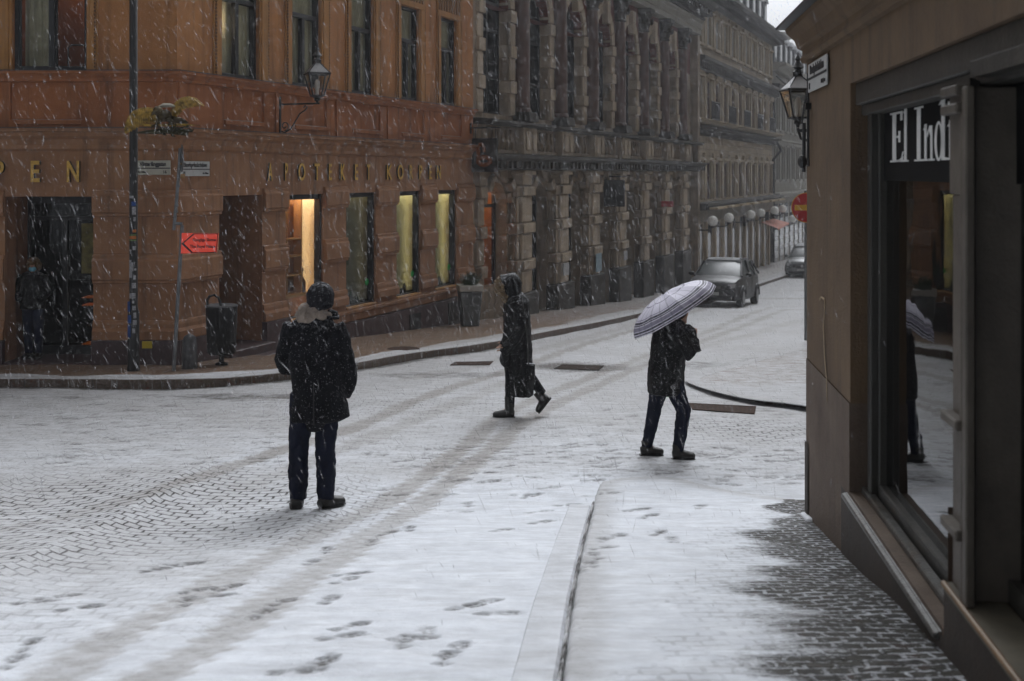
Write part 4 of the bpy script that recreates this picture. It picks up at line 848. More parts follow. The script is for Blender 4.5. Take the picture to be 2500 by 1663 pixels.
# ------------------------------------------------------------------ hanging signs
def hanging(Fu, label, wallpx, w_, z1, h, arm_extra, kind):
    u = uB(wallpx); c_ = FB@Vector((u,0,z1)); t_ = thing('hanging_sign', label, 'hanging sign', c_); M = T(*(-c_))@FB
    b_ = MB(M); b_.tube([(u,.0,z1+arm_extra),(u,-w_-.12,z1+arm_extra)],.022,6); b_.box(u-.03,u+.03,-.03,0,z1+arm_extra-.15,z1+arm_extra+.12)
    b_.tube([(u,-.15,z1+arm_extra),(u,-.15,z1)],.008,6); b_.tube([(u,-w_,z1+arm_extra),(u,-w_,z1)],.008,6); b_.build('bracket', M_METALDK, t_)
    f = MB(M); y0, y1 = -.06, -.06-w_
    if kind == 'frame':
        f.box(u-.03,u+.03,y1,y0,z1-.05,z1); f.box(u-.03,u+.03,y1,y0,z1-h,z1-h+.20); f.box(u-.03,u+.03,y0-.05,y0,z1-h+.2,z1-.05); f.box(u-.03,u+.03,y1,y1+.05,z1-h+.2,z1-.05); f.build('sign_frame', M_METALDK, t_)
        f = MB(M); f.box(u-.008,u+.008,y1+.05,y0-.05,z1-h+.2,z1-.05); f.build('glass_panel', plain('dim_sign_glass',(.07,.07,.068),.3,0,.6,2,0), t_)
        g_ = MB(M); Q = Matrix(((0,0,0,u),(-1,0,0,y0-w_/2),(0,0,1,0),(0,0,0,1)))
        cz = z1-h*.56; yc = y0-w_*.44
        def ring(cy, cz_, ry, rz, th, a0=0, a1=2*PI, n=26): g_.tube([(u,cy-ry*math.cos(a0+(a1-a0)*k/n),cz_+rz*math.sin(a0+(a1-a0)*k/n)) for k in range(n+1)],th,8)
        ring(yc-.02,cz-.10,.17,.10,.062); ring(yc+.07,cz+.16,.085,.17,.048,-.2,PI+.5)
        g_.tube([(u,yc+.12,cz+.2),(u,yc+.15,cz+.0),(u,yc+.12,cz-.12)],.05,8)
        g_.build('golden_pretzel', plain('amber_pretzel',(.22,.065,.012),.5,.1,.3,9,.1), t_, smooth=True)
    else:
        f.box(u-.04,u+.04,y1,y0,z1-h,z1); f.build('sign_board', M_METALDK, t_, bevel=.01)
hanging(FB, 'black framed hanging sign with an orange pretzel shape, on the orange building end', 1148, .70, 2.60, .86, .27, 'frame')
hanging(FB, 'plain black rectangular hanging sign on the grey stone building', 1471, .74, 1.48, .92, .12, 'board')
# ================================================================== grey stone building with red columns
U0 = UEND; PITCH = 3.0*math.hypot(.4,1)/1.0; NB = 7
gb = thing('stone_building', 'ornate grey stone building with red granite columns and tall arched windows', 'building', XY(FB,U0)+(gz(29.5),))
LG = T(*[-c for c in gb.location])@FB
UG1 = UBY(52.7); uc = [UBY(30.9)+k*PITCH for k in range(NB)]          # opening centres
cc = [UBY(32.4)+k*PITCH for k in range(NB)]                           # column / pier centres
ow = .90
m_ = MB(LG); m_.wall(U0, UG1, -4.2, 1.8, [(max(c-ow,U0+.05),c+ow,-1.35 if k in (0,) else -3.2 if k%2 else -2.9,1.5,.75,.42) if c-ow > U0 else (U0+.12,c+ow,-1.35,1.45,.9,.42) for k,c in enumerate(uc)], .55, y=.04)
m_.build('ground_floor_wall', M_STONE, gb)
# rusticated piers
m_ = MB(LG); m2 = MB(LG)
bands = ((1.37,1.05),(.33,.0),(-.70,-1.03)); shafts = ((1.05,.33),(0,-.70),(-1.03,-1.65))
for c in cc:
    m_ = MB(LG); m2 = MB(LG)
    for zt,zb in bands:
        m_.box(c-.74,c+.74,-.28,.04,zb+.012,zt-.012); m2.box(c-.42,c+.42,-.37,-.32,zb+.03,zt-.03)
    for zt,zb in shafts:
        m_.box(c-.58,c+.58,-.15,.04,zb-.01,zt+.01); m2.box(c-.36,c+.36,-.28,-.17,zb+.0,zt-.0); 
        for s_ in (-1,1): m2.box(c+s_*.52-.07,c+s_*.52+.07,-.22,-.17,zb,zt)
    m2.box(c-.36,c+.36,-.30,.04,1.37,1.80); m2.box(c-.45,c+.45,-.40,.04,1.66,1.79)
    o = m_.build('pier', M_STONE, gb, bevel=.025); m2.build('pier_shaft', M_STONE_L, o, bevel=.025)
e = MB(LG)
for zt,zb in bands+shafts: e.box(U0+.02,U0+.42,-.24 if (zt,zb) in bands else -.14,.04,zb+.01,zt-.01)
e.box(U0+.02,U0+.5,-.2,.04,1.37,1.8); e.build('end_pier', M_STONE, gb, bevel=.025)
for k,c in enumerate(uc):      # arch stones
    m_ = MB(LG)
    for j in range(7):
        t0, t1 = PI*(j+.06)/7, PI*(j+.94)/7; r0 = .90 if j%2 else .88; r1 = 1.16 if j%2 else 1.05; yy = -.24 if j%2 else -.14
        P = [(c+r*math.cos(t), .87+r*.8*math.sin(t)) for r,t in ((r0,t0),(r1,t0),(r1,t1),(r0,t1))]
        if min(p[0] for p in P) > U0+.03: m_.prism([(x,min(z,1.78)) for x,z in P], yy, .04)
    m_.build('arch_stones', M_STONE, gb, bevel=.02)
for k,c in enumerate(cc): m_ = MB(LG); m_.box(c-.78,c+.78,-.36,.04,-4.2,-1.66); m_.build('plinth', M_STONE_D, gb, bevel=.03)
# openings: lit window, doors, dark windows
for k,c in enumerate(uc):
    a, b = max(c-ow,U0+.12), c+ow; zb_ = -1.35 if k == 0 else -3.0
    f = MB(LG); d = .46; f.box(a,a+.09,d-.08,d,zb_,1.5); f.box(b-.10,b,d-.08,d,zb_,1.5); f.box(a+.09,b-.1,d-.08,d,1.42,1.5); f.box(a+.09,b-.1,d-.07,d,.78,.86)
    if k: f.box(a+.09,b-.1,d-.06,d-.01,zb_,-1.3 if k%2 == 0 else -2.6); f.box((a+b)/2-.04,(a+b)/2+.04,d-.07,d,-2.6,.78)
    o = f.build('arched_doorway' if k%2 else 'arched_window', M_FRAME, gb)
    g_ = MB(LG); g_.box(a+.05,b-.05,d-.03,d-.02,zb_,1.45); g_.build('pane', M_GLASSK if k else M_GLASS, o)
    room(LG, a-.2, b+.2, zb_-.1, 1.6, d+.02, 1.3, M_DARKROOM if k else plain('warm_room',(.62,.32,.12),.8,0,.15,2,0), o)
    if k == 0:
        l_ = MB(LG); l_.box(a+.2,b-.1,.8,.9,1.3,1.38); l_.build('ceiling_or_fill_lamp', emit('amber_lamp',(1,.60,.30),9), o)
for px0,px1,py0,py1,cl in ((1375,1388,641,671,(.55,.56,.58)),(1455,1468,618,662,(.30,.42,.50)),(1523,1531,612,634,(.4,.4,.42))):
    s_ = MB(LG); a,b = uB(px0,-.38), uB(px1,-.38); Yn = Yof(FB,(a+b)/2); s_.box(a,b,-.395,-.375,zy(py1,Yn),zy(py0,Yn)); s_.build('notice', plain('notice_paper',cl,.7,0,.3,9,0), gb)
# cornice with brackets, pedestals, balusters
gp_ = [(U0,0),(UG1,0)]
m_ = MB(LG); m_.sweep([(0,1.80),(.38,1.80),(.42,1.90),(.42,1.98),(.62,2.05),(.70,2.12),(.70,2.20),(.1,2.24),(0,2.24)], gp_)
x = U0+.1
while x < UG1: m_.box(x,x+.14,-.60,-.40,1.84,2.04); x += .36
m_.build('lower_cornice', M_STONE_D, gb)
m_ = MB(LG); m_.box(U0,UG1,-.12,.04,2.24,2.98)
for c in uc:
    for s_ in range(5): m_.lathe([(.05,2.34),(.075,2.42),(.09,2.55),(.045,2.75),(.04,2.86),(.06,2.9)],8, M=T(c-.6+.3*s_,-.2,0))
    m_.box(c-.86,c+.86,-.30,-.12,2.25,2.34)
m_.build('parapet_and_balusters', M_STONE, gb)
for c in cc: m_ = MB(LG); m_.box(c-.50,c+.50,-.40,-.12,2.24,2.98); m_.box(c-.40,c-.12,-.44,-.40,2.35,2.9); m_.box(c+.12,c+.40,-.44,-.40,2.35,2.9); m_.build('column_pedestal', M_STONE_L, gb, bevel=.02)
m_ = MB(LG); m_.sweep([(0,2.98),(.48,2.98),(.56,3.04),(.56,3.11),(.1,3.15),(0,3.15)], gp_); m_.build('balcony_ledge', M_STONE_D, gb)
# upper storey
m_ = MB(LG); aw = .92
m_.wall(U0, UG1, 3.15, 6.2, [(c-aw if c-aw > U0 else U0+.1,c+aw,3.3,6.2,0,.34,'t') for c in uc], .34)
m_.build('upper_wall', M_STONE, gb)
m_ = MB(LG); m_.wall(U0, UG1, 6.2, 8.1, [(c-aw if c-aw > U0 else U0+.1,c+aw,6.2,7.25,1.2,.34) for c in uc], .34, y=.0); m_.build('red_brick_spandrels', M_REDBR, gb)
for c in uc:
    m_ = MB(LG); m2 = MB(LG); s0 = 6.25
    for j in range(9):
        t0, t1 = PI*(j+.04)/9, PI*(j+.96)/9
        P = [(c+r*math.cos(t), s0+r*1.15*math.sin(t)) for r,t in ((aw-.01,t0),(aw+.30,t0),(aw+.30,t1),(aw-.01,t1))]
        if min(p[0] for p in P) > U0+.03: m_.prism(P, -.08, .33)
    m2.prism([(c-.12,6.9),(c+.12,6.9),(c+.2,7.75),(c-.2,7.75)], -.24, .0)
    for s_ in (-1,1):      # banded jambs deep in the reveal
        z = 3.3; q_ = 0
        while z < 6.2:
            h = .62 if q_%2 == 0 else .36; pr = .05 if q_%2 else .0; xx = c+s_*(aw+.07)
            if xx-.4 > U0: m_.box(min(xx-s_*(.04+pr),xx+s_*.34),max(xx-s_*(.04+pr),xx+s_*.34),-.05-pr,.33,z+.01,min(z+h,6.24)-.01)
            z += h; q_ += 1
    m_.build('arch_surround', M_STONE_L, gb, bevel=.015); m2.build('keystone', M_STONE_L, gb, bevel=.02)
for k,c in enumerate(uc):
    f = MB(LG); a, b = max(c-aw+.06,U0+.12), c+aw-.06; d = .36
    f.box(a,a+.10,d-.1,d,3.3,7.2); f.box(b-.10,b,d-.1,d,3.3,7.2); f.box(c-.05,c+.05,d-.1,d,3.3,7.2); 
    for z in (3.3,4.3,5.55,6.3): f.box(a+.1,b-.1,d-.08,d-.01,z,z+.09)
    o = f.build('tall_arched_window', M_FRAME, gb); g_ = MB(LG); g_.box(a+.1,b-.1,d-.03,d-.02,3.3,7.2); g_.build('pane', M_GLASSK, o)
    room(LG, a-.1, b+.1, 3.2, 7.3, d+.03, 1.4, M_DARKROOM, o)
col_me = None
for k,c in enumerate(cc):
    m_ = MB(LG); m_.lathe([(.27,3.42),(.27,3.5),(.235,3.55),(.25,3.62),(.235,3.66),(.235,5.0),(.215,6.75),(.20,7.15)],20, M=T(c,-.12,0)); m_.box(c-.2,c+.2,-.10,0,3.4,7.2)
    o = m_.build('column', M_REDCOL, gb, smooth=40)
    m_ = MB(LG); m_.box(c-.36,c+.36,-.50,0,3.151,3.34); m_.box(c-.31,c+.31,-.47,0,3.34,3.42)
    m_.lathe([(.215,7.15),(.26,7.2),(.22,7.26),(.30,7.5),(.25,7.56),(.36,7.82),(.36,7.9)],12, M=T(c,-.12,0)); m_.box(c-.34,c+.34,-.5,0,7.9,8.05)
    for j in range(8): a = j*PI/4; m_.ell((c+.30*math.cos(a),-.18+.30*math.sin(a),7.55),(.06,.06,.12),6,5)
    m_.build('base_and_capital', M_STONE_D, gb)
m_ = MB(LG); m_.sweep([(0,8.05),(.42,8.05),(.42,8.25),(.46,8.27),(.46,8.52),(.55,8.6),(.55,8.68),(0,8.68)], gp_); m_.build('entablature', M_PALE, gb)
m_ = MB(LG); m_.sweep([(0,8.68),(.62,8.7),(.62,8.8),(0,8.95)], gp_)
x = U0+.1
while x < UG1: m_.box(x,x+.16,-1.0,-.5,8.82,9.08); x += .5
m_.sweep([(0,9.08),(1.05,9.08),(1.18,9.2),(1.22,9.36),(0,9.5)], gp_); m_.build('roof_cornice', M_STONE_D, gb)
m_ = MB(LG); m_.sweep([(.3,9.45),(.2,9.5),(.0,11.5),(-1,12.5),(-1,9.5)], gp_); m_.box(UG1-.25,UG1-.01,.75,9,-4,9.5); m_.box(U0+.01,U0+.2,.8,9,-4,9.5); m_.build('roof', M_ROOF, gb)
m_ = MB(LG); m_.box(UG1-.42,UG1+.02,-.36,.0,-4.2,8.0); m_.build('end_quoin', M_STONE, gb)
s_ = MB(LG); u = uB(1590); zt = 1.7-(497-424)/2800*46; s_.box(u-.04,u+.04,-.9,-.42,zt-.12,zt+.1); s_.build('red_sign', M_RED, gb)

# ================================================================== beige terrace and farther houses
def terrace(name, label, ua, ub, zg, rows, pitch, first, mw, mt, mfr, roofz, ground=None, group=None, band=(), Fm=None):
    Fm = Fm or FB; t_ = thing(name, label, 'building', XY(Fm,ua)+(zg,), group=group); L = T(*[-c for c in t_.location])@Fm
    xs_ = []; x = first
    while x < ub-.7: xs_.append(x); x += pitch
    w_ = MB(L); w_.wall(ua, ub, -6, roofz, [(x-r[2]/2,x+r[2]/2,r[0],r[1],0,.12) for r in rows for x in xs_], .12); w_.build('wall', mw, t_)
    for r in rows:
        for x in xs_:
            tr = MB(L); hw = r[2]/2; tr.box(x-hw-.16,x-hw,-.09,.0,r[0],r[1]+.1); tr.box(x+hw,x+hw+.16,-.09,.0,r[0],r[1]+.1)
            tr.box(x-hw-.22,x+hw+.22,-.16,.0,r[1]+.1,r[1]+.22); tr.box(x-hw-.2,x+hw+.2,-.14,0,r[0]-.14,r[0])
            if r[3]: tr.prism([(x-hw-.26,r[1]+.23),(x+hw+.26,r[1]+.23),(x,r[1]+.60)],-.2,0)
            tr.build('window_surround', mt, t_)
        for x in xs_[:-1]:
            if r[4]: q_ = x+pitch/2; tr = MB(L); tr.box(q_-.11,q_+.11,-.13,0,r[0]-.1,r[1]+.45); tr.build('pilaster', mt, t_)
    for r in rows:
        hw = r[2]/2; dm = MB(); d = .11
        dm.box(-hw,-hw+.07,d-.07,d,0,r[1]-r[0]); dm.box(hw-.07,hw,d-.07,d,0,r[1]-r[0]); dm.box(-.035,.035,d-.07,d,0,r[1]-r[0])
        for z in (0,(r[1]-r[0])*.62,r[1]-r[0]-.06): dm.box(-hw+.07,hw-.07,d-.06,d-.005,z,z+.06)
        me = dm.mesh('window', r[5]); pm = MB(); pm.box(-hw,hw,d-.02,d+.3,0,r[1]-r[0]); pme = pm.mesh('pane', r[6])
        for x in xs_:
            o = link_copy(me, 'window', t_, L@T(x,0,r[0])); link_copy(pme, 'pane', o, Matrix())
    p = [(ua,0),(ub,0)]
    for z,out,h,dark in band:
        b_ = MB(L); b_.sweep([(0,z-h),(out*.4,z-h),(out*.6,z-h*.5),(out,z-h*.3),(out,z),(0,z+.05)], p)
        if dark:
            x = ua
            while x < ub: b_.box(x,x+.12,-out*.8,-out*.2,z-h*.9,z-h*.3); x += .42
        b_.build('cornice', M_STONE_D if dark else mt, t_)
    r_ = MB(L); r_.box(ub-.25,ub-.0,.3,10,-6,roofz); r_.box(ua,ua+.2,.3,10,-6,roofz); r_.build('end_walls', mw, t_)
    return t_, L, xs_
M_PANEL = plain('dark_pane',(.04,.035,.035),.12,0,.5,1.2,0); M_PANEP = plain('sky_lit_pane',(.62,.64,.66),.2,0,.2,1,0); M_REDF = plain('oxblood_frame',(.085,.03,.028),.5,0,.2,5,0); M_WHF = plain('pale_frame',(.5,.5,.48),.5,0,.2,5,0)  # the pale pane has reflected sky painted in as its base colour
UB1 = UBY(73.9)
tb, LT, xb = terrace('beige_terrace', 'beige stone terrace with globe lamps and a shopfront row, behind the black car', UG1, UB1, gz(52.7),
    [(.45,2.25,1.05,0,1,M_REDF,M_PANEL),(4.35,6.2,1.05,1,1,M_REDF,M_PANEL),(7.9,9.35,1.0,0,1,M_WHF,M_PANEP)], 2.05, UBY(53.9), M_BEIGE, M_BEIGE_P, None, 10.3,
    band=((.32,.75,.34,True),(3.95,.45,.45,True),(4.2,.8,.16,False),(7.15,.6,.6,True),(10.45,1.0,.55,True)))
# balconies with iron railings
for i in (0,2,4,6,8):
    if i < len(xb):
        m_ = MB(LT); x = xb[i]; m_.box(x-.9,x+.9,-.85,-.8,4.2,4.25); m_.box(x-.9,x+.9,-.85,-.8,5.0,5.05)
        for k in range(13): m_.box(x-.9+.15*k-.012,x-.9+.15*k+.012,-.84,-.81,4.25,5.0)
        m_.build('balcony_railing', M_METALDK, tb)
m_ = MB(LT); m_.sweep([(.02,-.62),(.12,-.60),(.12,-.05),(.02,-.02)],[(UG1,0),(UB1,0)]); m_.build('shop_fascia', plain('weathered_grey_fascia',(.20,.17,.12),.7,0,.4,2,0), tb)
x = UG1+.4
while x < UB1-.6:
    m_ = MB(LT); dk = MB(LT); m_.box(x,x+.28,-.14,0,-5,-.62); dk.box(x+.36,x+1.7,-.02,.0,-4.6,-.70); x += 2.05
    m_.build('shop_pilaster', M_BEIGE_P, tb); dk.build('shopfront', M_PANEL, tb)
M_AWB = plain('pale_wood_board',(.55,.42,.25),.7,0,.4,3,0)
for i,x in enumerate(np.arange(UG1+1.2,UB1-1,3.1)):
    m_ = MB(LT); m_.box(x,x+2.2,-.95-.02*(i%2),-.14,-.05+.08,.02+.10); m_.build('awning_board', M_AWB, tb)
if 0: m_.build('awning_boards', plain('pale_wood_board',(.55,.42,.25),.7,0,.4,3,0), tb)
# mansard with dormers
m_ = MB(LT); m_.sweep([(-.05,10.4),(-.9,13.2),(-4,13.9),(-4,10.4)],[(UG1,0),(UBY(71.2),0)]); m_.build('mansard_roof', M_ROOF, tb)
for i in range(0,len(xb)-1):
    x = xb[i]+.2; d = MB(LT); d.box(x-.55,x+.55,-.05,1.4,10.5,12.3); d.prism([(x-.7,12.3),(x+.7,12.3),(x,12.75)],-.15,1.4); o = d.build('dormer', plain('slate_blue_dormer',(.12,.125,.14),.6,0,.3,3,0), tb)
    g_ = MB(LT); g_.box(x-.28,x+.28,-.08,-.05,10.8,12.1); g_.build('window', M_PANEP, o)
m_ = MB(LT); x = UBY(71.0); m_.box(x,x+.5,.6,2.2,12.5,15.5); m_.box(x-.1,x+.6,.5,2.3,15.5,15.8); m_.build('chimney', M_STONE_D, tb)
m_ = MB(LT); m_.tube([(UB1-.1,-.1,-4),(UB1-.1,-.1,2.6),(UB1-.1,-.6,3.2),(UB1-.1,-.2,3.9),(UB1-.1,-.1,6.6),(UB1-.1,-.9,7.4),(UB1-.1,-.3,8)],.09,8); m_.build('drainpipe', M_METALDK, tb)
# globe lamps along the terrace
for i,px in enumerate((1740,1780,1833,1858,1891,1911,1934)):
    u = uB(px,-1.0); Yg = Yof(FB,u,-1.0); zc = zy((540,532,524,520,514,510,535)[i],Yg); c_ = FB@Vector((u,-1.0,zc)); rr = .235 if i < 4 else .25
    t_ = thing('globe_lamp', ['nearest large white globe lamp, low behind the car roof','second white globe lamp, just above the windscreen side of the car','third white globe lamp along the terrace','fourth globe lamp, close right of the third','first of the paler globe lamps past the drainpipe','second of the paler globe lamps past the drainpipe','lowest small pale globe beside the red road sign'][i], 'street lamp', c_, group='white globe lamps along the far terrace')
    m_ = MB(); m_.ell((0,0,0),(rr,rr,rr),18,12); m_.build('globe', plain('opal_white_globe',(.95,.95,.93),.5,0,.03,3,0), t_, smooth=True)
    m_ = MB(T(*(-c_))@FB); m_.lathe([(.10,-.30),(.10,-.22),(.05,-.2)],10,M=T(u,-1.0,zc)); m_.tube([(u,-1.0,zc-.28),(u,-.8,zc-.42),(u,-.05,zc-.42)],.035,6); m_.box(u-.12,u+.12,-.16,.0,zc-.75,zc-.2)
    m_.build('bracket', M_METALDK, t_)
ff = [(1.3,3.4,1.0,0,1,M_WHF,M_PANEL),(4.6,6.6,1.0,0,1,M_WHF,M_PANEL)]
tf, LF, xf = terrace('pale_house', 'pale hazy house with snow-topped dormers beyond the beige terrace', UB1, UBY(112), gz(74), ff, 2.3, UB1+1.4, M_PALE, M_PALE, None, 8.7,
    band=((.4,.5,.3,False),(3.95,.6,.35,False),(7.5,.5,.4,True),(8.85,.9,.5,False)))
m_ = MB(LF); m_.sweep([(-.05,8.8),(-1.4,11.2),(-5,11.8),(-5,8.8)],[(UB1,0),(UBY(112),0)]); m_.build('mansard_roof', M_ROOF, tf)
for x in xf:
    d = MB(LF); d.box(x-.6,x+.6,-.0,2,9.0,10.7); o = d.build('dormer', plain('slate_dormer',(.14,.145,.155),.6,0,.3,3,0), tf); g_ = MB(LF); g_.box(x-.33,x+.33,-.03,-.0,9.3,10.4); g_.build('window', M_PANEP, o)
    g_ = MB(LF); g_.box(x-.72,x+.72,-.15,2.05,10.7,10.95); g_.build('snow_cap', M_SNOW, o)
    d = MB(LF); d.box(x-.75,x+.75,-.03,.0,-4.6,-.3); o = d.build('shop_window', M_PANEL, tf); d = MB(LF)
    for z in (-3.6,-2.9,-2.2,-1.5,-.8): d.box(x-.65,x+.65,-.06,-.03,z-.22,z+.22)
    d.build('painted_sky_panes', M_PANEP, o)
aw_ = MB(LF); u0,u1 = uB(1887,-.8), uB(1915,-.8); Ya_ = Yof(FB,u0,-.8); aw_.add([(u0,-.1,zy(543,Ya_)),(u1,-.1,zy(541,Ya_)),(u1,-1.1,zy(551,Ya_)),(u0,-1.1,zy(558,Ya_)),(u0,-1.1,zy(562,Ya_)),(u1,-1.1,zy(555,Ya_))],[(0,1,2,3),(3,2,5,4)]); aw_.build('awning', plain('salmon_awning',(.62,.22,.15),.7,0,.15,3,0), tf)
FD = frame(6.6+.4*60, 18.6+60, -.4, -1)      # house row across the street, behind the brown shop corner
to, LO, xo = terrace('street_house', 'grey rendered house row on the opposite side of the street, behind the brown shop corner', 0, UBY(AY+60), gz(48), [(.6,2.5,1.1,0,0,M_WHF,M_PANEL),(4.2,6.1,1.1,0,0,M_WHF,M_PANEL)], 2.8, 1.6, M_BEIGE, M_BEIGE_P, None, 9.0, band=((3.4,.3,.3,False),(9.1,.7,.5,False)), Fm=FD)
m_ = MB(LO); m_.sweep([(-.05,9.05),(-3,11.5),(-6,11.5),(-6,9.05)],[(0,0),(UBY(AY+60),0)]); m_.build('roof', M_ROOF, to)
tw = thing('tower_block', 'grey flat-topped roof block rising farthest away, against the sky', 'building', (xp(1908,125),125,gz(110)))
m_ = MB(T(-xp(1908,125),-125,-gz(110))); x0,x1 = xp(1890,125), xp(1925,125); zt = zy(78,125)
m_.box(x0,x1,125,131,-5,zt-.8); m_.box(x0-.3,x1+.3,124.7,131.3,zt-.8,zt); m_.build('wall', M_PALE, tw)
m_ = MB(T(-xp(1908,125),-125,-gz(110))); 
for k in range(3): m_.box(x0+.2+k*.5,x0+.4+k*.5,124.9,125,zt-3,zt-1.6)
m_.build('window', M_PANEL, tw)

# ================================================================== shop building on the right
sb = thing('corner_shop_building', 'brown plastered shop building at the right edge with a dark storefront', 'building', (CXc,CYc,gz(CYc)))
LC = T(-CXc,-CYc,-gz(CYc))@FC
c0 = uC(2076); c1 = 7.5; zt_ = 2.23; zs = -.17
m_ = MB(LC); m_.wall(0, 14, .35, 9, [(c0,c1,.35,zt_,0,.20,'b')], .20); m_.build('upper_plaster', M_SHOPWALL, sb)
uPm = uC(2318)
m_ = MB(LC); m_.wall(0, 14, -1.6, .35, [(c0,uPm,zs,.35,0,.206,'t'),(uPm,c1,.07-.03,.35,0,.206,'t')], .20, y=-.006); m_.build('lower_plaster', M_SHOPLOW, sb)
m_ = MB(LC); m_.wall(0, .14, -1.6, -.25, [], .1, y=-.016); m_.wall(uC(2060), uPm, -1.6, zs-.02, [], .1, y=-.016); m_.wall(uPm, 14, -1.6, .07-.03, [], .1, y=-.022); m_.build('damp_base', M_SHOPDARK, sb)
# pale scratch on the plaster
m_ = MB(LC); ux = uC(2010)
m_.tube([(uC(2004),-.008,zy(735,7.7)),(uC(2009),-.008,zy(727,7.65)),(uC(2016),-.008,zy(731,7.6)),(uC(2016),-.008,zy(760,7.6)),(uC(2013),-.008,zy(800,7.65)),(uC(2016),-.008,zy(870,7.6)),(uC(2021),-.008,zy(925,7.55)),(uC(2022),-.008,zy(980,7.5))],[(.006,.003),(.010,.003),(.012,.003),(.012,.003),(.010,.003),(.016,.003),(.014,.003),(.006,.003)],8); m_.build('plaster_scar', plain('bare_render',(.36,.27,.17),.9,0,.3,20,.3), sb)
m_ = MB(FC and LC); m_.add([(0,0,-1.6),(0,0,9),(0,9,9),(0,9,-1.6)],[(0,1,2,3)]); m_.build('side_wall', M_SHOPWALL, sb)
# cornice wrapping the corner, sheet metal on top
cp = [(XY(FC,-0.0,9)[0],XY(FC,0,9)[1]),(CXc,CYc),XY(FC,14)]
L0c = T(-CXc,-CYc,-gz(CYc)); m_ = MB(L0c)
m_.sweep([(-.01,2.50),(.03,2.51),(.045,2.54),(.03,2.57),(.03,2.60),(.06,2.62),(.08,2.68),(.13,2.74),(.14,2.77),(-.01,2.77)], cp); m_.build('cornice', M_SHOPWALL, sb)
m_ = MB(L0c); m_.sweep([(-.01,2.775),(.20,2.775),(.205,2.79),(-.01,2.97)], cp); m_.build('metal_flashing', M_ROOF, sb)
# storefront carpentry
ax = lambda px, y: uC(px, y)
gl0 = .16
m_ = MB(LC); a0 = c0+.001
uF0, uF1 = ax(2133,.12), ax(2152,.14)
m_.box(a0+.03,uF0+.02,.10,.2,zs,2.18); m_.box(uF0+.02,uF1,.08,.2,zs,2.18); m_.box(uF1,uF1+.04,.12,.2,zs,2.16)
m_.box(a0,c1,.03,.2,2.10,zt_-.002); m_.box(a0+.02,c1,.06,.2,2.04,2.10)
m_.box(uF1,uC(2325),.12,.20,zs,zs+.10); m_.build('storefront_frame', M_WOODGREY, sb, bevel=.006)
# fluted pale pilaster, wide grey-green board, second frame
uP0, uP1, uP2, uP3, uP4 = ax(2332,.0), ax(2352,-.02), ax(2368,-.02), ax(2442,.15), ax(2456,.17); uR = ax(2396,.15); zs2 = .07
m_ = MB(LC)
m_.box(uP0,uP1-.02,-.01,.2,zs2,1.62); m_.box(uP1-.02,uP1+.015,-.03,.2,zs2,2.03); m_.box(uP1+.03,uP2-.0,-.035,.0,zs2,2.03)
m_.box(uP0-.01,uP1+.01,-.02,.2,1.62,2.03)
for z in (2.0,1.93,.72,.30): m_.box(uP0-.015,uP1+.02,-.055,.0,z,z+.04)
m_.build('pilaster', M_WOODPALE, sb, bevel=.006)
m_ = MB(LC); m_.add([(uP2,-.02,zs2),(uR,.15,zs2),(uR,.15,2.06),(uP2,-.02,2.06),(uP2-.02,.0,zs2),(uR-.02,.2,zs2),(uR-.02,.2,2.06),(uP2-.02,.0,2.06)],[(0,1,2,3),(7,6,5,4),(0,4,5,1),(3,2,6,7)]); m_.box(uR,uP3,.14,.2,zs2,2.06); m_.box(uR+.03,uR+.05,.125,.14,zs2,2.06); m_.box(uP3-.03,uP3,.12,.14,zs2,2.06); m_.box(uP3,uP4,.16,.2,zs2,2.06); m_.box(uP2,c1,-.02,.2,2.06,2.12)
m_.box(uP4,c1,.14,.2,zs2,zs2+.09)
m_.build('storefront_boards', M_WOODGREY, sb, bevel=.006)
# glass of window one and two
m_ = MB(LC); m_.box(uF1+.04,uP0+.05,gl0,gl0+.006,zs+.1,2.05); m_.build('pane', M_GLASSSHOP, sb)
m_ = MB(LC); m_.box(uP4,c1,.185,.19,zs2+.05,2.05); m_.build('pane', M_GLASSSHOP, sb)
# black sign board behind the glass with white serif lettering
m_ = MB(LC); m_.box(uF1+.03,uP0+.06,gl0-.012,gl0-.002,1.66,2.05); m_.box(uP4,c1,.17,.182,1.66,2.05); o_sign = m_.build('shop_sign', plain('matt_black_sign',(.006,.006,.006),.8,0,.3,4,0,spec=.1), sb)
def LXu(px): return uC(px, gl0-.014)
g_ = MB(LC); yl0, yl1 = gl0-.016, gl0-.0125
zb0, zc0 = 1.757, 2.0   # baseline, cap height derived below
def bar(u0,u1,z0,z1): g_.box(u0,u1,yl0,yl1,z0,z1)
capE = 2.045-.012; base = 1.762; xh = base+(capE-base)*.66
def letter_x(p0,p1): return LXu(p0), LXu(p1)
a,b = letter_x(2174,2206); w_ = b-a
bar(a+w_*.18,a+w_*.44,base,capE); bar(a,a+w_*.62,base,base+.010); bar(a,a+w_*.62,capE-.010,capE); bar(a+w_*.44,b-w_*.12,capE-.012,capE); bar(b-w_*.22,b-w_*.08,capE-.05,capE); bar(a+w_*.44,b,base,base+.012); g_.prism([(b-w_*.2,base),(b+w_*.02,base+.055),(b-w_*.06,base+.055)],yl0,yl1); g_.prism([(a+w_*.44,base),(b-w_*.1,base),(b+.0,base+.03)],yl0,yl1)
mz = base+(capE-base)*.50; bar(a+w_*.44,b-w_*.3,mz-.005,mz+.006); bar(b-w_*.36,b-w_*.24,mz-.03,mz+.03)
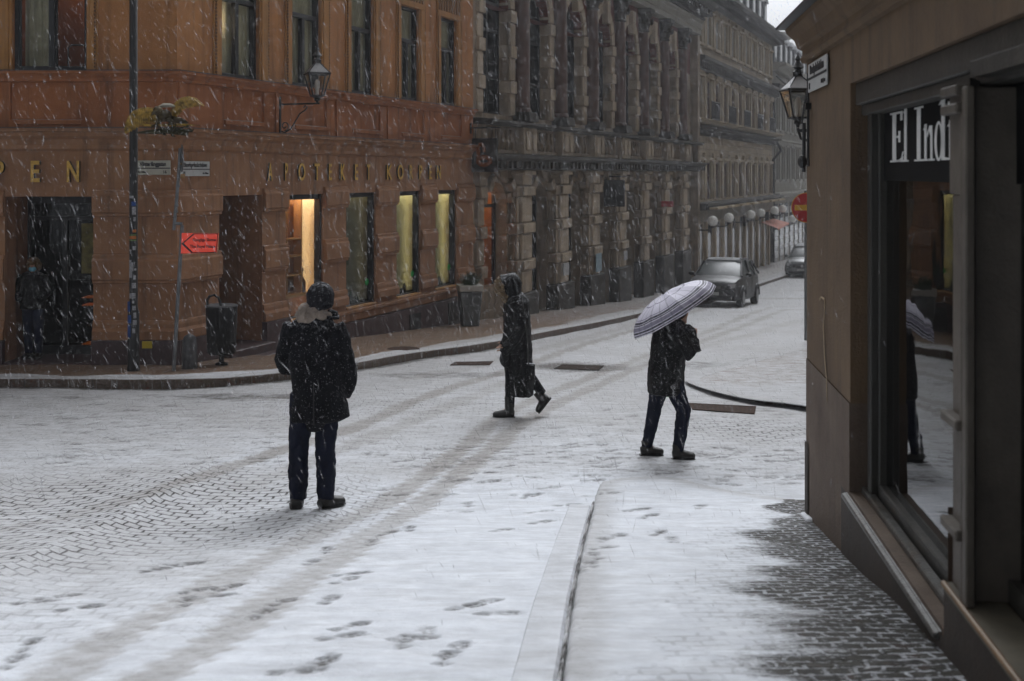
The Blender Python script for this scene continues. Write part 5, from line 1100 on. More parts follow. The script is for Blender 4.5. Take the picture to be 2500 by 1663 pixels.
def stem(p0,p1,top,foot=True,flag=True):
    a,b = letter_x(p0,p1); w_ = b-a; bar(a+w_*.30,a+w_*.70,base,top)
    if foot: bar(a,b,base,base+.009)
    if flag == 'I': bar(a,b,top-.009,top)
    elif flag: g_.prism([(a,top-.028),(a+w_*.5,top-.022),(a+w_*.7,top),(a+w_*.6,top)],yl0,yl1)
stem(2204,2218,capE+.012); stem(2233,2254,capE,True,'I'); stem(2254,2266,xh)
a,b = letter_x(2264,2281); g_.prism([(a,xh-.045),(a+(b-a)*.35,xh-.01),(a+(b-a)*.7,xh-.012),(b-(b-a)*.25,xh-.05),(b-(b-a)*.25,base),(b-(b-a)*.52,base),(b-(b-a)*.52,xh-.06),(a+(b-a)*.3,xh-.035),(a,xh-.065)],yl0,yl1); bar(b-(b-a)*.75,b+.005,base,base+.009)
a,b = letter_x(2282,2312); w_ = b-a; zc_ = (base+xh)/2; rz_ = (xh-base)/2+.004
V = []
for k in range(25):
    t = 2*PI*k/24; V += [(a+w_*.36+w_*.36*math.cos(t),yl0,zc_+rz_*math.sin(t)),(a+w_*.38+w_*.17*math.cos(t),yl0,zc_+(rz_-.014)*math.sin(t))]
g_.add(V,[(2*k,2*k+2,2*k+3,2*k+1) for k in range(24)])
bar(a+w_*.58,a+w_*.82,base,capE+.012); g_.prism([(a+w_*.34,capE-.014),(a+w_*.58,capE-.010),(a+w_*.82,capE+.012),(a+w_*.6,capE+.01)],yl0,yl1); bar(a+w_*.82,b,base,base+.012)
stem(2313,2330,xh); a,b = letter_x(2315,2325); g_.prism([(a,xh+.05),(b,xh+.05),(b,xh+.085),(a,xh+.085)],yl0,yl1)
g_.build('white_lettering', plain('white_letter_vinyl',(.62,.62,.60),.6,0,.08,8,0), o_sign)
# sills
m_ = MB(LC); s0 = uC(2070); s1 = uC(2300)+.02
m_.add([(s0,-.04,zs-.03),(s1,-.04,zs-.03),(s1,.12,zs+.015),(s0,.12,zs+.015),(s0,-.04,zs-.055),(s1,-.04,zs-.055),(s1,.12,zs-.07),(s0,.12,zs-.07)],[(0,1,2,3),(7,6,5,4),(0,4,5,1),(1,5,6,2),(2,6,7,3),(3,7,4,0)])
m_.box(s0+.1,s1+.2,.06,.11,zs+.0,zs+.04); m_.build('window_sill', M_SILL, sb, bevel=.006)
m_ = MB(LC); q0 = uP0-.02
m_.box(q0,c1,-.035,.14,zs2-.045,zs2); m_.build('second_sill', plain('stained_sill_board',(.12,.105,.075),.5,0,.5,6,.2), sb, bevel=.004)
m_ = MB(LC); m_.tube([(q0,-.040,zs2-.006),(c1,-.040,zs2-.006)],.012,8); m_.build('sill_edging', plain('rusty_edge',(.22,.13,.06),.5,0,.5,9,.3), sb)
# shop interior: dark room, shelves, goods
room(LC, uF1-.05, uP2, -.5, 2.2, .24, 2.2, M_DARKROOM, sb); room(LC, uP3, c1, -.6, 2.2, .24, 2.0, M_DARKROOM, sb)
shelf = MB(LC)
for z,y0,y1 in ((1.10,.9,1.3),(.72,.7,1.2),(.30,.45,1.0)): shelf.box(uF1,uP2,y0,y1,z-.02,z)
shelf.box(uF1+.55,uF1+.58,.9,1.3,-.2,2.0); shelf.build('display_shelves', plain('reddish_shelf_wood',(.20,.065,.03),.6,0,.3,5,0), sb)
gcols = [(.32,.05,.04),(.36,.22,.03),(.05,.12,.30),(.30,.28,.25),(.05,.18,.08),(.20,.10,.06),(.30,.14,.05),(.10,.10,.11)]
gm = [plain('display_goods_%s'%n, c, .5, 0, .4, 20, 0) for n,c in zip(('red','yellow','blue','cream','green','brown','orange','grey'), gcols)]
def jar(h, r, m, seed):
    j = MB(); k = seed%3
    if k == 0: j.lathe([(r*.8,0),(r,.02),(r,h*.6),(r*.5,h*.75),(r*.55,h),(r*.4,h)],12)
    elif k == 1: j.box(-r,r,-r*.6,r*.6,0,h); j.box(-r*.6,r*.6,-r*.63,-r*.6,h*.3,h*.7)
    else: j.lathe([(r*.5,0),(r,h*.3),(r*.9,h*.6),(r*.4,h*.8),(r*.45,h)],12); j.tube([(r*.8,0,h*.3),(r*1.4,0,h*.5),(r*.8,0,h*.7)],r*.12,6)
    return j.mesh('goods', m)
protos = [jar(.16+.03*(i%3),.05+.012*(i%2), gm[i], i) for i in range(8)]
rr_ = random.Random(5)
spots = []
for z,y0,y1 in ((1.10,.9,1.3),(.72,.7,1.2),(.30,.45,1.0)):
    x = uF1+.12
    ks = list(range(8)); rr_.shuffle(ks)
    while x < uP1-.05 and ks: spots.append((x, rr_.uniform(y0+.08,y0+.2), z, ks.pop())); x += rr_.uniform(.13,.22)
kn = ['red','yellow','blue','cream','green','brown','orange','grey']
lv = {1.10:'upper', .72:'middle', .30:'lower'}
for i,(x,y,z,k) in enumerate(spots):
    o = bpy.data.objects.new(('jar','box','jug')[k%3], protos[k]); COL.objects.link(o); p = FC@Vector((x,y,z)); o.location = p; o.rotation_euler = (0,0,rr_.uniform(0,6))
    tag(o, '%s %s on the %s shelf behind the dark shop window'%(kn[k], ('jar','small box','jug with handle')[k%3], lv[z]), ('jar','box','jug')[k%3], 'goods on the shop window shelves')
sl_ = MB(LC); sl_.box(uF1+.3,uP1,1.5,1.8,2.02,2.06); sl_.build('ceiling_or_fill_lamp', emit('goods_fill_lamp',(1,.7,.4),14), sb)  # unseen fill light added to make the shelf goods visible
pc = MB(LC); pc.box(uF1+.35,uF1+.60,.84,.86,1.2,1.62); pc.build('yellow_poster', plain('mustard_poster',(.40,.24,.03),.7,0,.4,6,0), sb)
# pale things low in the second window
p2 = FC@Vector((ax(2484,.40),.40,.10)); tp = MB(); tp.lathe([(.001,0),(.075,.02),(.10,.08),(.085,.15),(.04,.18),(.05,.19),(.015,.21),(.02,.23),(.001,.235)],18); tp.tube([(.09,0,.07),(.14,0,.11),(.16,0,.17)],[.02,.014,.01],8); tp.tube([(-.08,0,.15),(-.15,0,.15),(-.16,0,.08),(-.09,0,.05)],.010,8)
o = tp.build('teapot', plain('grey_enamel',(.42,.44,.43),.3,0,.2,6,0), None, smooth=True); o.location = p2; o.location.z = .27; o.rotation_euler=(0,0,1.2); tag(o,'grey round teapot low inside the right-hand shop window','teapot')
p3 = FC@Vector((ax(2486,.40),.40,.062)); bw = MB(); bw.lathe([(.06,0),(.15,.06),(.18,.11),(.17,.11),(.13,.06),(.001,.03)],20); o = bw.build('bowl', plain('pale_bowl',(.5,.5,.46),.4,0,.2,6,0), None, smooth=True); o.location = p3; tag(o,'pale bowl under the grey teapot in the right-hand shop window','bowl')
p4 = FC@Vector((ax(2460,.25),.25,.26)); bw = MB(); bw.lathe([(.02,0),(.022,.01),(.022,.11),(.015,.12),(.001,.12)],12); o = bw.build('candle', plain('red_candle',(.45,.02,.02),.5,0,.1,6,0), None, smooth=True); o.location = p4; tag(o,'small red candle behind the frame of the right-hand shop window','candle')
lb = MB(LC); lb.box(uP3-.2,c1,.24,.8,-.0,.06); lb.build('display_base', M_WOODGREY, sb)
# name plate, cable, pipe and side lantern
plate(FC, uC(1981), uC(2027), zy(217,7.8)+.0, zy(136,7.75)-.02, 'white street name plate high on the brown shop corner', 'Storkyrkobrinken', 'Kv Cepheus', M_SIGNW, y=-.012, numpos='L')
cb = MB(LC); u_ = uC(1981); cb.tube([(u_-.02,-.02,zy(170,7.9)),(u_-.02,-.02,zy(300,7.9)),(u_-.02,-.02,zy(385,7.9)),(u_-.0,-.02,zy(405,7.9))],.010,6); cb.tube([(u_-.02,-.02,zy(205,7.9)),(.12,-.03,zy(245,8.2)),(.02,-.04,zy(300,8.3))],.008,6)
cb.box(u_-.05,u_+.0,-.04,0,zy(262,7.9),zy(245,7.9)); cb.tube([(-.0,-.02,zy(300,8.4)),(-.02,-.02,zy(420,8.4))],.014,6); cb.ell((-.01,-.03,zy(395,8.4)),(.035,.035,.05),8,6); cb.build('cables', M_METALDK, sb)
pl2 = Vector((xp(1948,8.95),8.95,zy(288,8.95))); l2 = lantern('wall_lantern', 'snow-topped iron lantern half hidden behind the brown shop corner', RZ(.1), pl2, .54)
bk = MB(T(*(-pl2))); z_ = pl2.z-.1; bk.tube([(pl2.x,8.95,z_),(pl2.x+.28,8.80,z_)],.014,6); bk.tube([(pl2.x,8.95,z_+.02),(pl2.x+.02,8.94,z_-.06),(pl2.x+.12,8.88,z_-.10),(pl2.x+.28,8.8,z_-.22)],.012,6); bk.build('bracket', M_METALDK, l2)

# no-entry sign
Yn = 23.0; xn = xp(1967,Yn); ns = thing('no_entry_sign', 'round red no-entry sign with a yellow bar beyond the shop corner', 'road sign', (xn+.0,Yn,gz(Yn)+.12))
zc_ = zy(507,Yn)-gz(Yn)-.12
m_ = MB(); m_.lathe([(.03,0),(.03,zc_+.35),(.001,zc_+.36)],12); m_.build('post', M_GREYPOLE, ns, smooth=True)
m_ = MB(); m_.lathe([(.001,0),(.30,0),(.30,.012),(.001,.012)],36,M=T(0,-.035,zc_)@Matrix.Rotation(R(90),4,'X')); o = m_.build('disc', M_YEL, ns)
m_ = MB(); m_.lathe([(.001,0),(.288,0),(.288,.004),(.001,.004)],36,M=T(0,-.049,zc_)@Matrix.Rotation(R(90),4,'X')); m_.build('red_face', M_RED, ns)
m_ = MB(); m_.box(-.235,.235,-.060,-.054,zc_-.055,zc_+.055); m_.build('yellow_bar', M_YEL, ns)
# snow on shop corner foot
m_ = MB(); 
for k in range(6): x,y = XY(FC,.02+.05*k,-.02); m_.ell((x,y,gz(y)+.05),(.035,.03,.02),8,6)
o = m_.build('snow_ridge', M_SNOW, None, smooth=True); tag(o,'small ridge of snow at the foot of the brown shop corner','snow'); o['kind'] = 'stuff'

# ================================================================== drain covers
def grate(label, corners, nb, matc):
    P = [gp(*q) for q in corners]; c_ = (sum(p[0] for p in P)/4, sum(p[1] for p in P)/4)
    z = gz(c_[1])+.004; t_ = thing('drain_cover', label, 'drain cover', (c_[0],c_[1],z), group='iron covers set in the road')
    def pt(u,v,h): 
        a = [P[0][k]*(1-u)+P[1][k]*u for k in (0,1)]; b = [P[3][k]*(1-u)+P[2][k]*u for k in (0,1)]; x,y = a[0]*(1-v)+b[0]*v, a[1]*(1-v)+b[1]*v
        return (x-c_[0], y-c_[1], gz(y)+und(x,y)+h-z)
    def slab(mb,u0,u1,v0,v1,h0,h1):
        h0 *= .3; h1 *= .3; mb.add([pt(u,v,h) for h in (h0,h1) for u,v in ((u0,v0),(u1,v0),(u1,v1),(u0,v1))],[(0,3,2,1),(4,5,6,7),(0,1,5,4),(1,2,6,5),(2,3,7,6),(3,0,4,7)])
    f = MB(); slab(f,0,1,0,.08,0,.026); slab(f,0,1,.92,1,0,.026); slab(f,0,.04,.08,.92,0,.026); slab(f,.96,1,.08,.92,0,.026); slab(f,.04,.96,.08,.92,0,.012); f.build('cover_frame', matc, t_)
    f = MB()
    for k in range(nb): 
        u = .05+.9*k/nb; slab(f,u,u+.55/nb,.10,.9,.012,.020)
    f.build('cover_ribs', plain('worn_iron',(.05,.033,.025),.9,0,.4,20,.2,spec=.1), t_)
MI = plain('rusty_iron',(.065,.04,.03),.9,0,.4,14,.2,spec=.1)
grate('brown rectangular drain cover in front of the far corner kerb', [(1682,986),(1846,992),(1842,1013),(1690,1003)], 14, MI)
grate('drain cover on the wet patch beside the brown shop corner', [(1835,905),(1960,905),(1950,932),(1822,928)], 10, MI)
grate('narrow drain cover to the left of the walking hooded person', [(1110,884),(1205,884),(1196,892),(1098,891)], 10, MI)
grate('drain cover on the dark wet patch between the two walkers', [(1372,891),(1475,892),(1462,904),(1352,903)], 10, plain('dark_iron',(.035,.028,.024),.9,0,.3,14,.2,spec=.1))
x,y = gp(985,853,.125); m_ = MB(); m_.lathe([(.001,0),(.30,0),(.30,.008),(.26,.012),(.001,.012)],24); o = m_.build('valve_cover', MI, None); o.location = (x,y,gz(y)+.127); tag(o,'round iron cover in the bare brown pavement by the pharmacy','drain cover')
# ================================================================== cars
def make_car(label, loc, rz, paint, plate_on=True):
    c_ = thing('car', label, 'car', loc, rz)
    L, W = 4.45, .92
    st = [  # y, halfwidth, zlow, zbelt, crown   (front at -y)
        (-2.22,.62,.42,.72,.02),(-2.18,.78,.30,.80,.03),(-2.02,.88,.24,.90,.04),(-1.7,.91,.22,.97,.05),(-1.1,.92,.22,1.03,.05),(-.8,.92,.22,1.05,.03),(.6,.93,.22,1.08,.02),(1.6,.92,.24,1.12,.02),(2.0,.88,.28,1.12,.02),(2.16,.80,.36,1.05,.02),(2.22,.70,.45,.95,.01)]
    b = MB(); V = []; n = 14
    for y,hw,zl,zb,cr in st:
        ring = [(-hw*.80,zl),(-hw*.96,zl+.08),(-hw,zl+.26),(-hw*.99,(zl+zb)/2+.05),(-hw*.97,zb-.10),(-hw*.90,zb),(-hw*.5,zb+cr)]
        ring = ring+[(-x,z) for x,z in reversed(ring)]; V += [(x,y,z) for x,z in ring]
    f = [(i*n+k,i*n+(k+1)%n,(i+1)*n+(k+1)%n,(i+1)*n+k) for i in range(len(st)-1) for k in range(n)]+[tuple(range(n)),tuple(range((len(st)-1)*n,len(st)*n))]
    b.add(V,f)
    # roof shell
    rs = [(-1.08,.80,1.04,1.06),(-.42,.70,1.06,1.58),(.0,.69,1.07,1.65),(.9,.69,1.08,1.66),(1.6,.67,1.1,1.60),(2.08,.72,1.1,1.14)]
    b.build('body', paint, c_, smooth=35)
    g_ = MB(); V = []
    for y,hw,zl,zr in rs:
        V += [(-hw-.16*(zr>1.3),y,zl),(-hw*.94,y,zr-.05*(zr>1.3)),(-hw*.6,y,zr),(hw*.6,y,zr),(hw*.94,y,zr-.05*(zr>1.3)),(hw+.16*(zr>1.3),y,zl)]
    g_.add(V,[(i*6+k,i*6+k+1,(i+1)*6+k+1,(i+1)*6+k) for i in range(len(rs)-1) for k in range(5)]); g_.build('windows', plain('car_glass',(.05,.065,.065),.35,0,.6,1.2,0), c_, smooth=30)
    r_ = MB(); V = []
    for y,hw,zl,zr in rs[1:-1]: V += [(-hw*.96,y,zr-.07),(-hw*.9,y,zr-.01),(-hw*.5,y,zr+.025),(hw*.5,y,zr+.025),(hw*.9,y,zr-.01),(hw*.96,y,zr-.07)]
    r_.add(V,[(i*6+k,i*6+k+1,(i+1)*6+k+1,(i+1)*6+k) for i in range(3) for k in range(5)])
    for s in (-1,1):
        for (y0,z0,x0),(y1,z1,x1) in (((-1.1,1.05,.83),(-.42,1.56,.68)),((.25,1.06,.87),(.25,1.62,.69)),((1.25,1.08,.87),(1.35,1.60,.68)),((2.05,1.12,.86),(1.62,1.58,.68))): r_.tube([(s*x0,y0,z0),(s*x1,y1,z1)],.04,6)
        r_.tube([(s*.60,-.2,1.67),(s*.60,1.4,1.67)],.02,6)
    r_.build('roof', paint, c_, smooth=35)
    s_ = MB(); s_.add([(-.55,-.35,1.625),(.55,-.35,1.625),(.6,.2,1.69),(-.6,.2,1.69),(.6,1.3,1.69),(-.6,1.3,1.69)],[(0,1,2,3),(3,2,4,5)]); s_.build('snow_on_roof', plain('thin_snow',(.38,.39,.41),.8,0,.4,8,.2), c_)
    for s in (-1,1):
        for y in (-1.35,1.38):
            w_ = MB(); w_.lathe([(.001,-.11),(.30,-.11),(.34,-.07),(.34,.07),(.30,.11),(.001,.11)],24,M=T(s*.83,y,.34)@Matrix.Rotation(R(90),4,'Y')); o = w_.build('wheel', plain('tyre',(.015,.015,.015),.85,0,.2,20,.2), c_, smooth=40)
            w_ = MB()
            for k in range(5): a = 2*PI*k/5; w_.box(-.025,.025,0,.21,-.008,.008,M=T(s*.945,y,.34)@Matrix.Rotation(a,4,'X')@Matrix.Rotation(R(90),4,'Y'))
            w_.lathe([(.19,-.01),(.22,-.01),(.22,.012),(.19,.012)],20,M=T(s*.945,y,.34)@Matrix.Rotation(R(90),4,'Y')); w_.build('rim', plain('dull_alloy',(.22,.22,.23),.4,.6,.2,10,0), o)
            a_ = MB(); a_.tube([(s*.935,y+.41*math.cos(t),.34+.41*math.sin(t)) for t in [PI*k/10 for k in range(11)]],.035,6); a_.build('wheel_arch', M_METALDK, c_)
        h = MB(); h.add([(s*.50,-2.185,.78),(s*.50,-2.20,.68),(s*.80,-2.06,.66),(s*.88,-1.90,.72),(s*.87,-1.80,.88),(s*.72,-2.06,.86)],[(0,1,2,3,4,5)]); h.prism([(s*.5,.69),(s*.78,.69),(s*.8,.83),(s*.55,.81)],-2.20,-2.05); h.build('headlight', plain('headlight_glass',(.55,.56,.58),.15,.2,.3,20,0), c_)
        m_ = MB(); m_.ell((s*1.02,-.78,1.12),(.11,.07,.08),10,8); m_.tube([(s*.9,-.78,1.08),(s*1.0,-.78,1.1)],.02,6); m_.build('wing_mirror', paint, c_, smooth=True)
        m_ = MB(); m_.lathe([(.001,0),(.07,0),(.05,.02),(.001,.02)],12,M=T(s*.66,-2.17,.42)@Matrix.Rotation(R(90),4,'X')); m_.build('fog_lamp', plain('lamp_chrome',(.5,.5,.5),.3,.5,.3,10,0), c_)
    m_ = MB(); m_.box(-.48,.48,-2.235,-2.15,.60,.78)
    m_.build('grille', M_METALDK, c_, bevel=.01)
    m_ = MB(); m_.box(-.34,.34,-2.25,-2.2,.665,.685); m_.box(-.34,.34,-2.25,-2.2,.72,.735); m_.lathe([(.001,0),(.07,0),(.07,.01),(.001,.01)],16,M=T(0,-2.24,.70)@Matrix.Rotation(R(90),4,'X')); m_.build('chrome_trim', plain('chrome',(.5,.5,.5),.25,.8,.2,10,0), c_)
    m_ = MB(); m_.box(-.7,.7,-2.24,-2.1,.30,.44); m_.build('bumper', M_METALDK, c_, bevel=.02)
    m_ = MB(); m_.box(-.26,.26,-2.252,-2.242,.43,.54); m_.build('number_plate', M_SIGNW, c_)
    for y0,y1 in ((-.75,.25),(.28,1.28)):
        d = MB(); 
        for s in (-1,1): d.tube([(s*.935,y0,.45),(s*.94,y0,1.02)],.006,4); d.box(min(s*.93,s*.955),max(s*.93,s*.955),y1-.2,y1-.06,.95,.98)
        d.build('door_seams_and_handles', M_METALDK, c_)
    return c_
car_rot = math.atan2(.4,1)*-1
M_CARB = plain('black_car_paint',(.014,.014,.016),.42,.0,.4,3,.05); M_CARG = plain('silver_car_paint',(.18,.185,.19),.3,.3,.3,3,.05)
Yc_ = 41.2; make_car('black snow-dusted suv driving towards the camera down the street', (xp(1768,Yc_),Yc_,gz(Yc_)), car_rot, M_CARB).rotation_euler = (R(-3.5),0,car_rot)
Yc_ = 62.0; make_car('grey car half hidden by the brown shop corner, farther up the street', (xp(1972,Yc_),Yc_,gz(Yc_)), car_rot, M_CARG)

# ================================================================== people
def blob(name, mb, mat, parent, voxel=.012, it=6, disp=0, dsize=.12, mid=.5):
    me = mb.mesh(name, mat); o = bpy.data.objects.new(name, me); COL.objects.link(o)
    r = o.modifiers.new('r','REMESH'); r.mode = 'VOXEL'; r.voxel_size = voxel
    if it: s = o.modifiers.new('s','SMOOTH'); s.iterations = it; s.factor = .5
    if disp:
        tx = bpy.data.textures.new('wrinkles','CLOUDS'); tx.noise_scale = dsize; tx.noise_depth = 2
        d = o.modifiers.new('d','DISPLACE'); d.texture = tx; d.strength = disp; d.mid_level = mid; d.texture_coords = 'LOCAL'
    dg = bpy.context.evaluated_depsgraph_get(); m2 = bpy.data.meshes.new_from_object(o.evaluated_get(dg)); bpy.data.objects.remove(o)
    m2.name = name; m2.polygons.foreach_set('use_smooth',[True]*len(m2.polygons))
    if not m2.materials: m2.materials.append(mat)
    n = bpy.data.objects.new(name, m2); COL.objects.link(n); n.parent = parent; return n
def head(m_, c, f, s=1.0):     # c head centre, f facing (unit xy)
    f = Vector((f[0],f[1],0)).normalized(); M = Matrix.Translation(c)@Matrix(((f.y,f.x,0,0),(-f.x,f.y,0,0),(0,0,1,0),(0,0,0,1)))@Matrix.Scale(s,4)  # local +y = facing
    m_.ell((0,-.01,.02),(.076,.094,.095),16,12,M); m_.ell((0,.02,-.05),(.058,.072,.07),14,10,M); m_.ell((0,.085,-.015),(.013,.022,.026),8,8,M); m_.ell((0,.088,-.03),(.017,.014,.010),8,6,M)
    m_.ell((0,.078,-.062),(.024,.010,.008),8,6,M); m_.ell((0,.07,-.095),(.026,.02,.02),8,6,M); m_.ell((0,.074,.018),(.052,.014,.010),8,6,M)
    for s_ in (-1,1): m_.ell((s_*.078,-.01,-.01),(.010,.018,.030),8,8,M); m_.ell((s_*.03,.078,.002),(.014,.010,.008),8,6,M)
    return M
def hand(m_, w_, d, up, s=1.0, curl=.9, thumb=1):    # wrist point, direction, palm normal
    d = Vector(d).normalized(); u = Vector(up); u = (u-d*u.dot(d)).normalized(); x = d.cross(u); w_ = Vector(w_)
    m_.tube([w_-d*.02,w_+d*.04,w_+d*.085],[(.026,.017),(.038,.016),(.038,.013)],10,side=tuple(x))
    for k,(o_,l) in enumerate(((-.030,.068),(-.010,.078),(.010,.074),(.029,.058))):
        p0 = w_+d*.08+x*o_; a1 = d*math.cos(curl*.5)+u*math.sin(curl*.5); a2 = d*math.cos(curl*1.3)+u*math.sin(curl*1.3); a3 = d*math.cos(curl*2)+u*math.sin(curl*2)
        p1 = p0+a1*l*.45; p2 = p1+a2*l*.32; p3 = p2+a3*l*.26; m_.tube([p0-d*.02,p0,p1,p2,p3],[.010,.0095,.0088,.008,.006],7)
    t0 = w_+d*.025-x*.030*thumb; t1 = t0-x*.028*thumb+d*.03+u*.01; m_.tube([w_+d*.01-x*.015*thumb,t0,t1,t1+d*.03+u*.022],[.014,.012,.010,.008],7)
def body(root, J, face, face_extra=None, hs_=1.0):
    m_ = MB(); P = {k:Vector(v) for k,v in J.items() if isinstance(v, tuple)}
    hip = (P['hl']+P['hr'])/2; sh = (P['sl']+P['sr'])/2
    sx_ = (P['sr']-P['sl']).normalized(); m_.tube([hip-Vector((0,0,.08)),hip,hip*.6+sh*.4,hip*.2+sh*.8,sh-Vector((0,0,.03)),sh+Vector((0,0,.02))],[(.10,.08),(.13,.085),(.11,.075),(.13,.085),(.11,.07),(.055,.05)],16,side=tuple(sx_))
    m_.tube([sh-Vector((0,0,.02)),P['head']-Vector((0,0,.06))],[.050,.048],12)
    head(m_, P['head'], face)
    for s in 'lr':
        m_.tube([P['s'+s]*.85+sh*.15-Vector((0,0,.04)),P['e'+s],P['w'+s]],[.034,.034,.026],10)
        d = P['w'+s]-P['e'+s]; up = Vector(J.get('palm'+s,(0,0,1))); hand(m_, P['w'+s], d, up, curl=1.2 if s+'curl' in J else .5, thumb=1 if s=='l' else -1)
        m_.tube([P['h'+s],P['k'+s],P['a'+s]],[.066,.044,.030],12); t = P['t'+s]-P['a'+s]
        m_.tube([P['a'+s],P['a'+s]*.6+P['t'+s]*.4,P['t'+s]],[(.026,.03),(.028,.024),(.02,.014)],10)
    return blob('body', m_, M_SKIN, root, .009, 3)
def leg(m_, h, k, a, r, n=14): m_.tube([h,(Vector(h)+Vector(k))/2,k,(Vector(k)*.5+Vector(a)*.5),a],[r[0],(r[0]+r[1])/2,r[1],(r[1]+r[2])/2+.004,r[2]],n)
def boot(root, a, t, heel, top, w_=.048, name='boot'):     # ankle, toe tip, heel point on the sole, shaft top
    m_ = MB(); a,t,he,tp = map(Vector,(a,t,heel,top)); d = (t-he).normalized(); upv = (a-he); upv = (upv-d*upv.dot(d)).normalized()
    L_ = (t-he).length
    w_ *= 1.12; m_.tube([he+upv*.04,he+d*L_*.3+upv*.05,he+d*L_*.62+upv*.042,he+d*L_*.9+upv*.034,t+upv*.03-d*.0],[(w_*.85,.042),(w_,.055),(w_*1.08,.046),(w_*1.0,.036),(w_*.6,.022)],12,side=tuple(d.cross(upv)))
    m_.tube([tp,a,he+d*.06+upv*.05],[w_*1.05,w_*.98,w_*.95],12)
    o = blob(name, m_, M_BOOT, root, .008, 4, .006, .05); s_ = MB()
    s_.tube([he+upv*.002-d*.01,he+d*L_*.25+upv*.004,he+d*L_*.7+upv*.003,t+upv*.006],[(w_*.85,.012),(w_*.92,.012),(w_*1.08,.012),(w_*.6,.010)],12,side=tuple(d.cross(upv))); s_.build('sole', M_METALDK, o)
    return o
# --- 1 man from behind
Y1 = 9.0; p1 = thing('person', 'person from behind in a dark coat, knitted beanie and beige scarf, standing on the cobbles', 'person', (xp(765,Y1),Y1,gz(Y1)-.005))
J = dict(hl=(-.08,0,.92),hr=(.10,0,.92),kl=(-.12,-.01,.50),kr=(.09,.0,.50),al=(-.12,.0,.09),ar=(.095,.0,.09),tl=(-.15,.14,.03),tr=(.20,.08,.03),
         sl=(-.17,0,1.43),sr=(.18,0,1.43),el=(-.25,.02,1.16),er=(.265,.02,1.12),wl=(-.16,.16,1.07),wr=(.24,.07,1.0),head=(.055,.02,1.64),palmr=(-1,0,0))
body(p1, J, (.45,.89))
m_ = MB(); rings = [(.0,1.515,.085,.07),(.0,1.475,.15,.095),(.0,1.42,.195,.12),(.0,1.34,.205,.13),(.01,1.2,.205,.135),(.02,1.05,.20,.14),(.035,.92,.205,.15),(.045,.80,.225,.16),(.055,.70,.235,.17),(.055,.695,.20,.14)]
m_.tube([(x,0,z) for x,z,_,_ in rings],[(a,b) for _,_,a,b in rings],24)
m_.tube([(-.15,0,1.43),(-.20,.0,1.33),(-.25,.02,1.17),(-.235,.08,1.09),(-.15,.17,1.06)],[.085,.078,.066,.064,.058],14)
m_.tube([(.16,0,1.43),(.215,.0,1.32),(.265,.02,1.13),(.275,.05,1.04),(.25,.09,.93),(.22,.10,.86)],[.085,.078,.066,.064,.066,.05],14)
m_.tube([(.02,-.10,.92),(.03,-.13,.75),(.03,-.12,.62)],[(.09,.03),(.10,.03),(.06,.015)],12)
blob('coat', m_, M_COAT, p1, .011, 4, .030, .11)
m_ = MB(); m_.tube([(.03,-.165,1.0),(.035,-.185,.69)],[(.004,.01),(.006,.01)],6); m_.build('coat_vent', plain('worn_black_wool',(.03,.03,.033),.9,0,.4,20,.3), p1)
m_ = MB()
m_.tube([(-.07,-.03,1.46),(-.07,-.04,1.50),(-.05,-.02,1.55),(.0,.0,1.585)],[(.05,.05),(.07,.06),(.07,.07),(.06,.06)],12); m_.tube([(-.10,.02,1.47),(-.02,-.10,1.51),(.07,-.08,1.53),(.12,.02,1.50)],[.04,.050,.046,.035],12); m_.tube([(-.07,-.04,1.53),(.02,-.085,1.56),(.10,-.03,1.57)],[.03,.035,.03],10); m_.tube([(-.05,.0,1.53),(.02,-.06,1.56),(.10,-.02,1.57)],[.035,.04,.03],10)
blob('scarf', m_, M_SCARF, p1, .009, 2, .022, .04)
m_ = MB(); m_.ell((.055,.005,1.66),(.112,.120,.115)); m_.tube([(.055,.0,1.60),(.055,.005,1.575)],[(.106,.112),(.092,.100)],20); m_.tube([(.05,.0,1.62),(.05,.0,1.575)],[(.105,.11),(.09,.095)],20); blob('beanie', m_, M_KNIT, p1, .009, 2, .010, .03)
m_ = MB(); m_.tube([(.10,.05,1.53),(.17,.04,1.52),(.20,.0,1.49),(.12,-.06,1.50)],[.03,.025,.012,.02],8); blob('collar', m_, M_COAT, p1, .008, 2)
m_ = MB(); leg(m_,(-.07,0,.9),(-.115,-.01,.50),(-.12,.0,.07),(.112,.080,.066)); leg(m_,(.10,0,.9),(.095,0,.50),(.10,.0,.07),(.112,.080,.066)); m_.ell((.02,0,.88),(.17,.12,.12)); blob('trousers', m_, M_JEAN, p1, .010, 3, .028, .07)
boot(p1,(-.12,0,.10),(-.165,.17,.0),(-.12,-.085,.0),(-.12,0,.17)); boot(p1,(.10,0,.10),(.225,.10,.0),(.065,-.06,.0),(.10,0,.17))
# --- 2 hooded walker, profile, going left
Y2 = 13.9; p2_ = thing('person', 'hooded person in a long black parka with a fur trim, striding to the left', 'person', (xp(1255,Y2),Y2,gz(Y2)-.004))
J = dict(hl=(.03,-.09,.90),hr=(.03,.09,.90),kl=(-.04,-.09,.50),kr=(.16,.09,.50),al=(-.06,-.08,.10),ar=(.37,.09,.21),tl=(-.2,-.08,.03),tr=(.31,.09,.05),
         sl=(.03,-.18,1.40),sr=(.03,.18,1.40),el=(.10,-.24,1.10),er=(.02,.22,1.12),wl=(-.09,-.21,.90),wr=(-.12,.16,.90),head=(-.06,0,1.56))
body(p2_, J, (-1,0))
m_ = MB(); rings = [(.0,1.50,.07,.08),(.015,1.45,.12,.14),(.03,1.38,.155,.19),(.03,1.25,.165,.20),(.035,1.05,.17,.20),(.04,.85,.18,.21),(.05,.65,.175,.215),(.065,.45,.17,.21),(.075,.26,.165,.20),(.075,.25,.14,.17)]
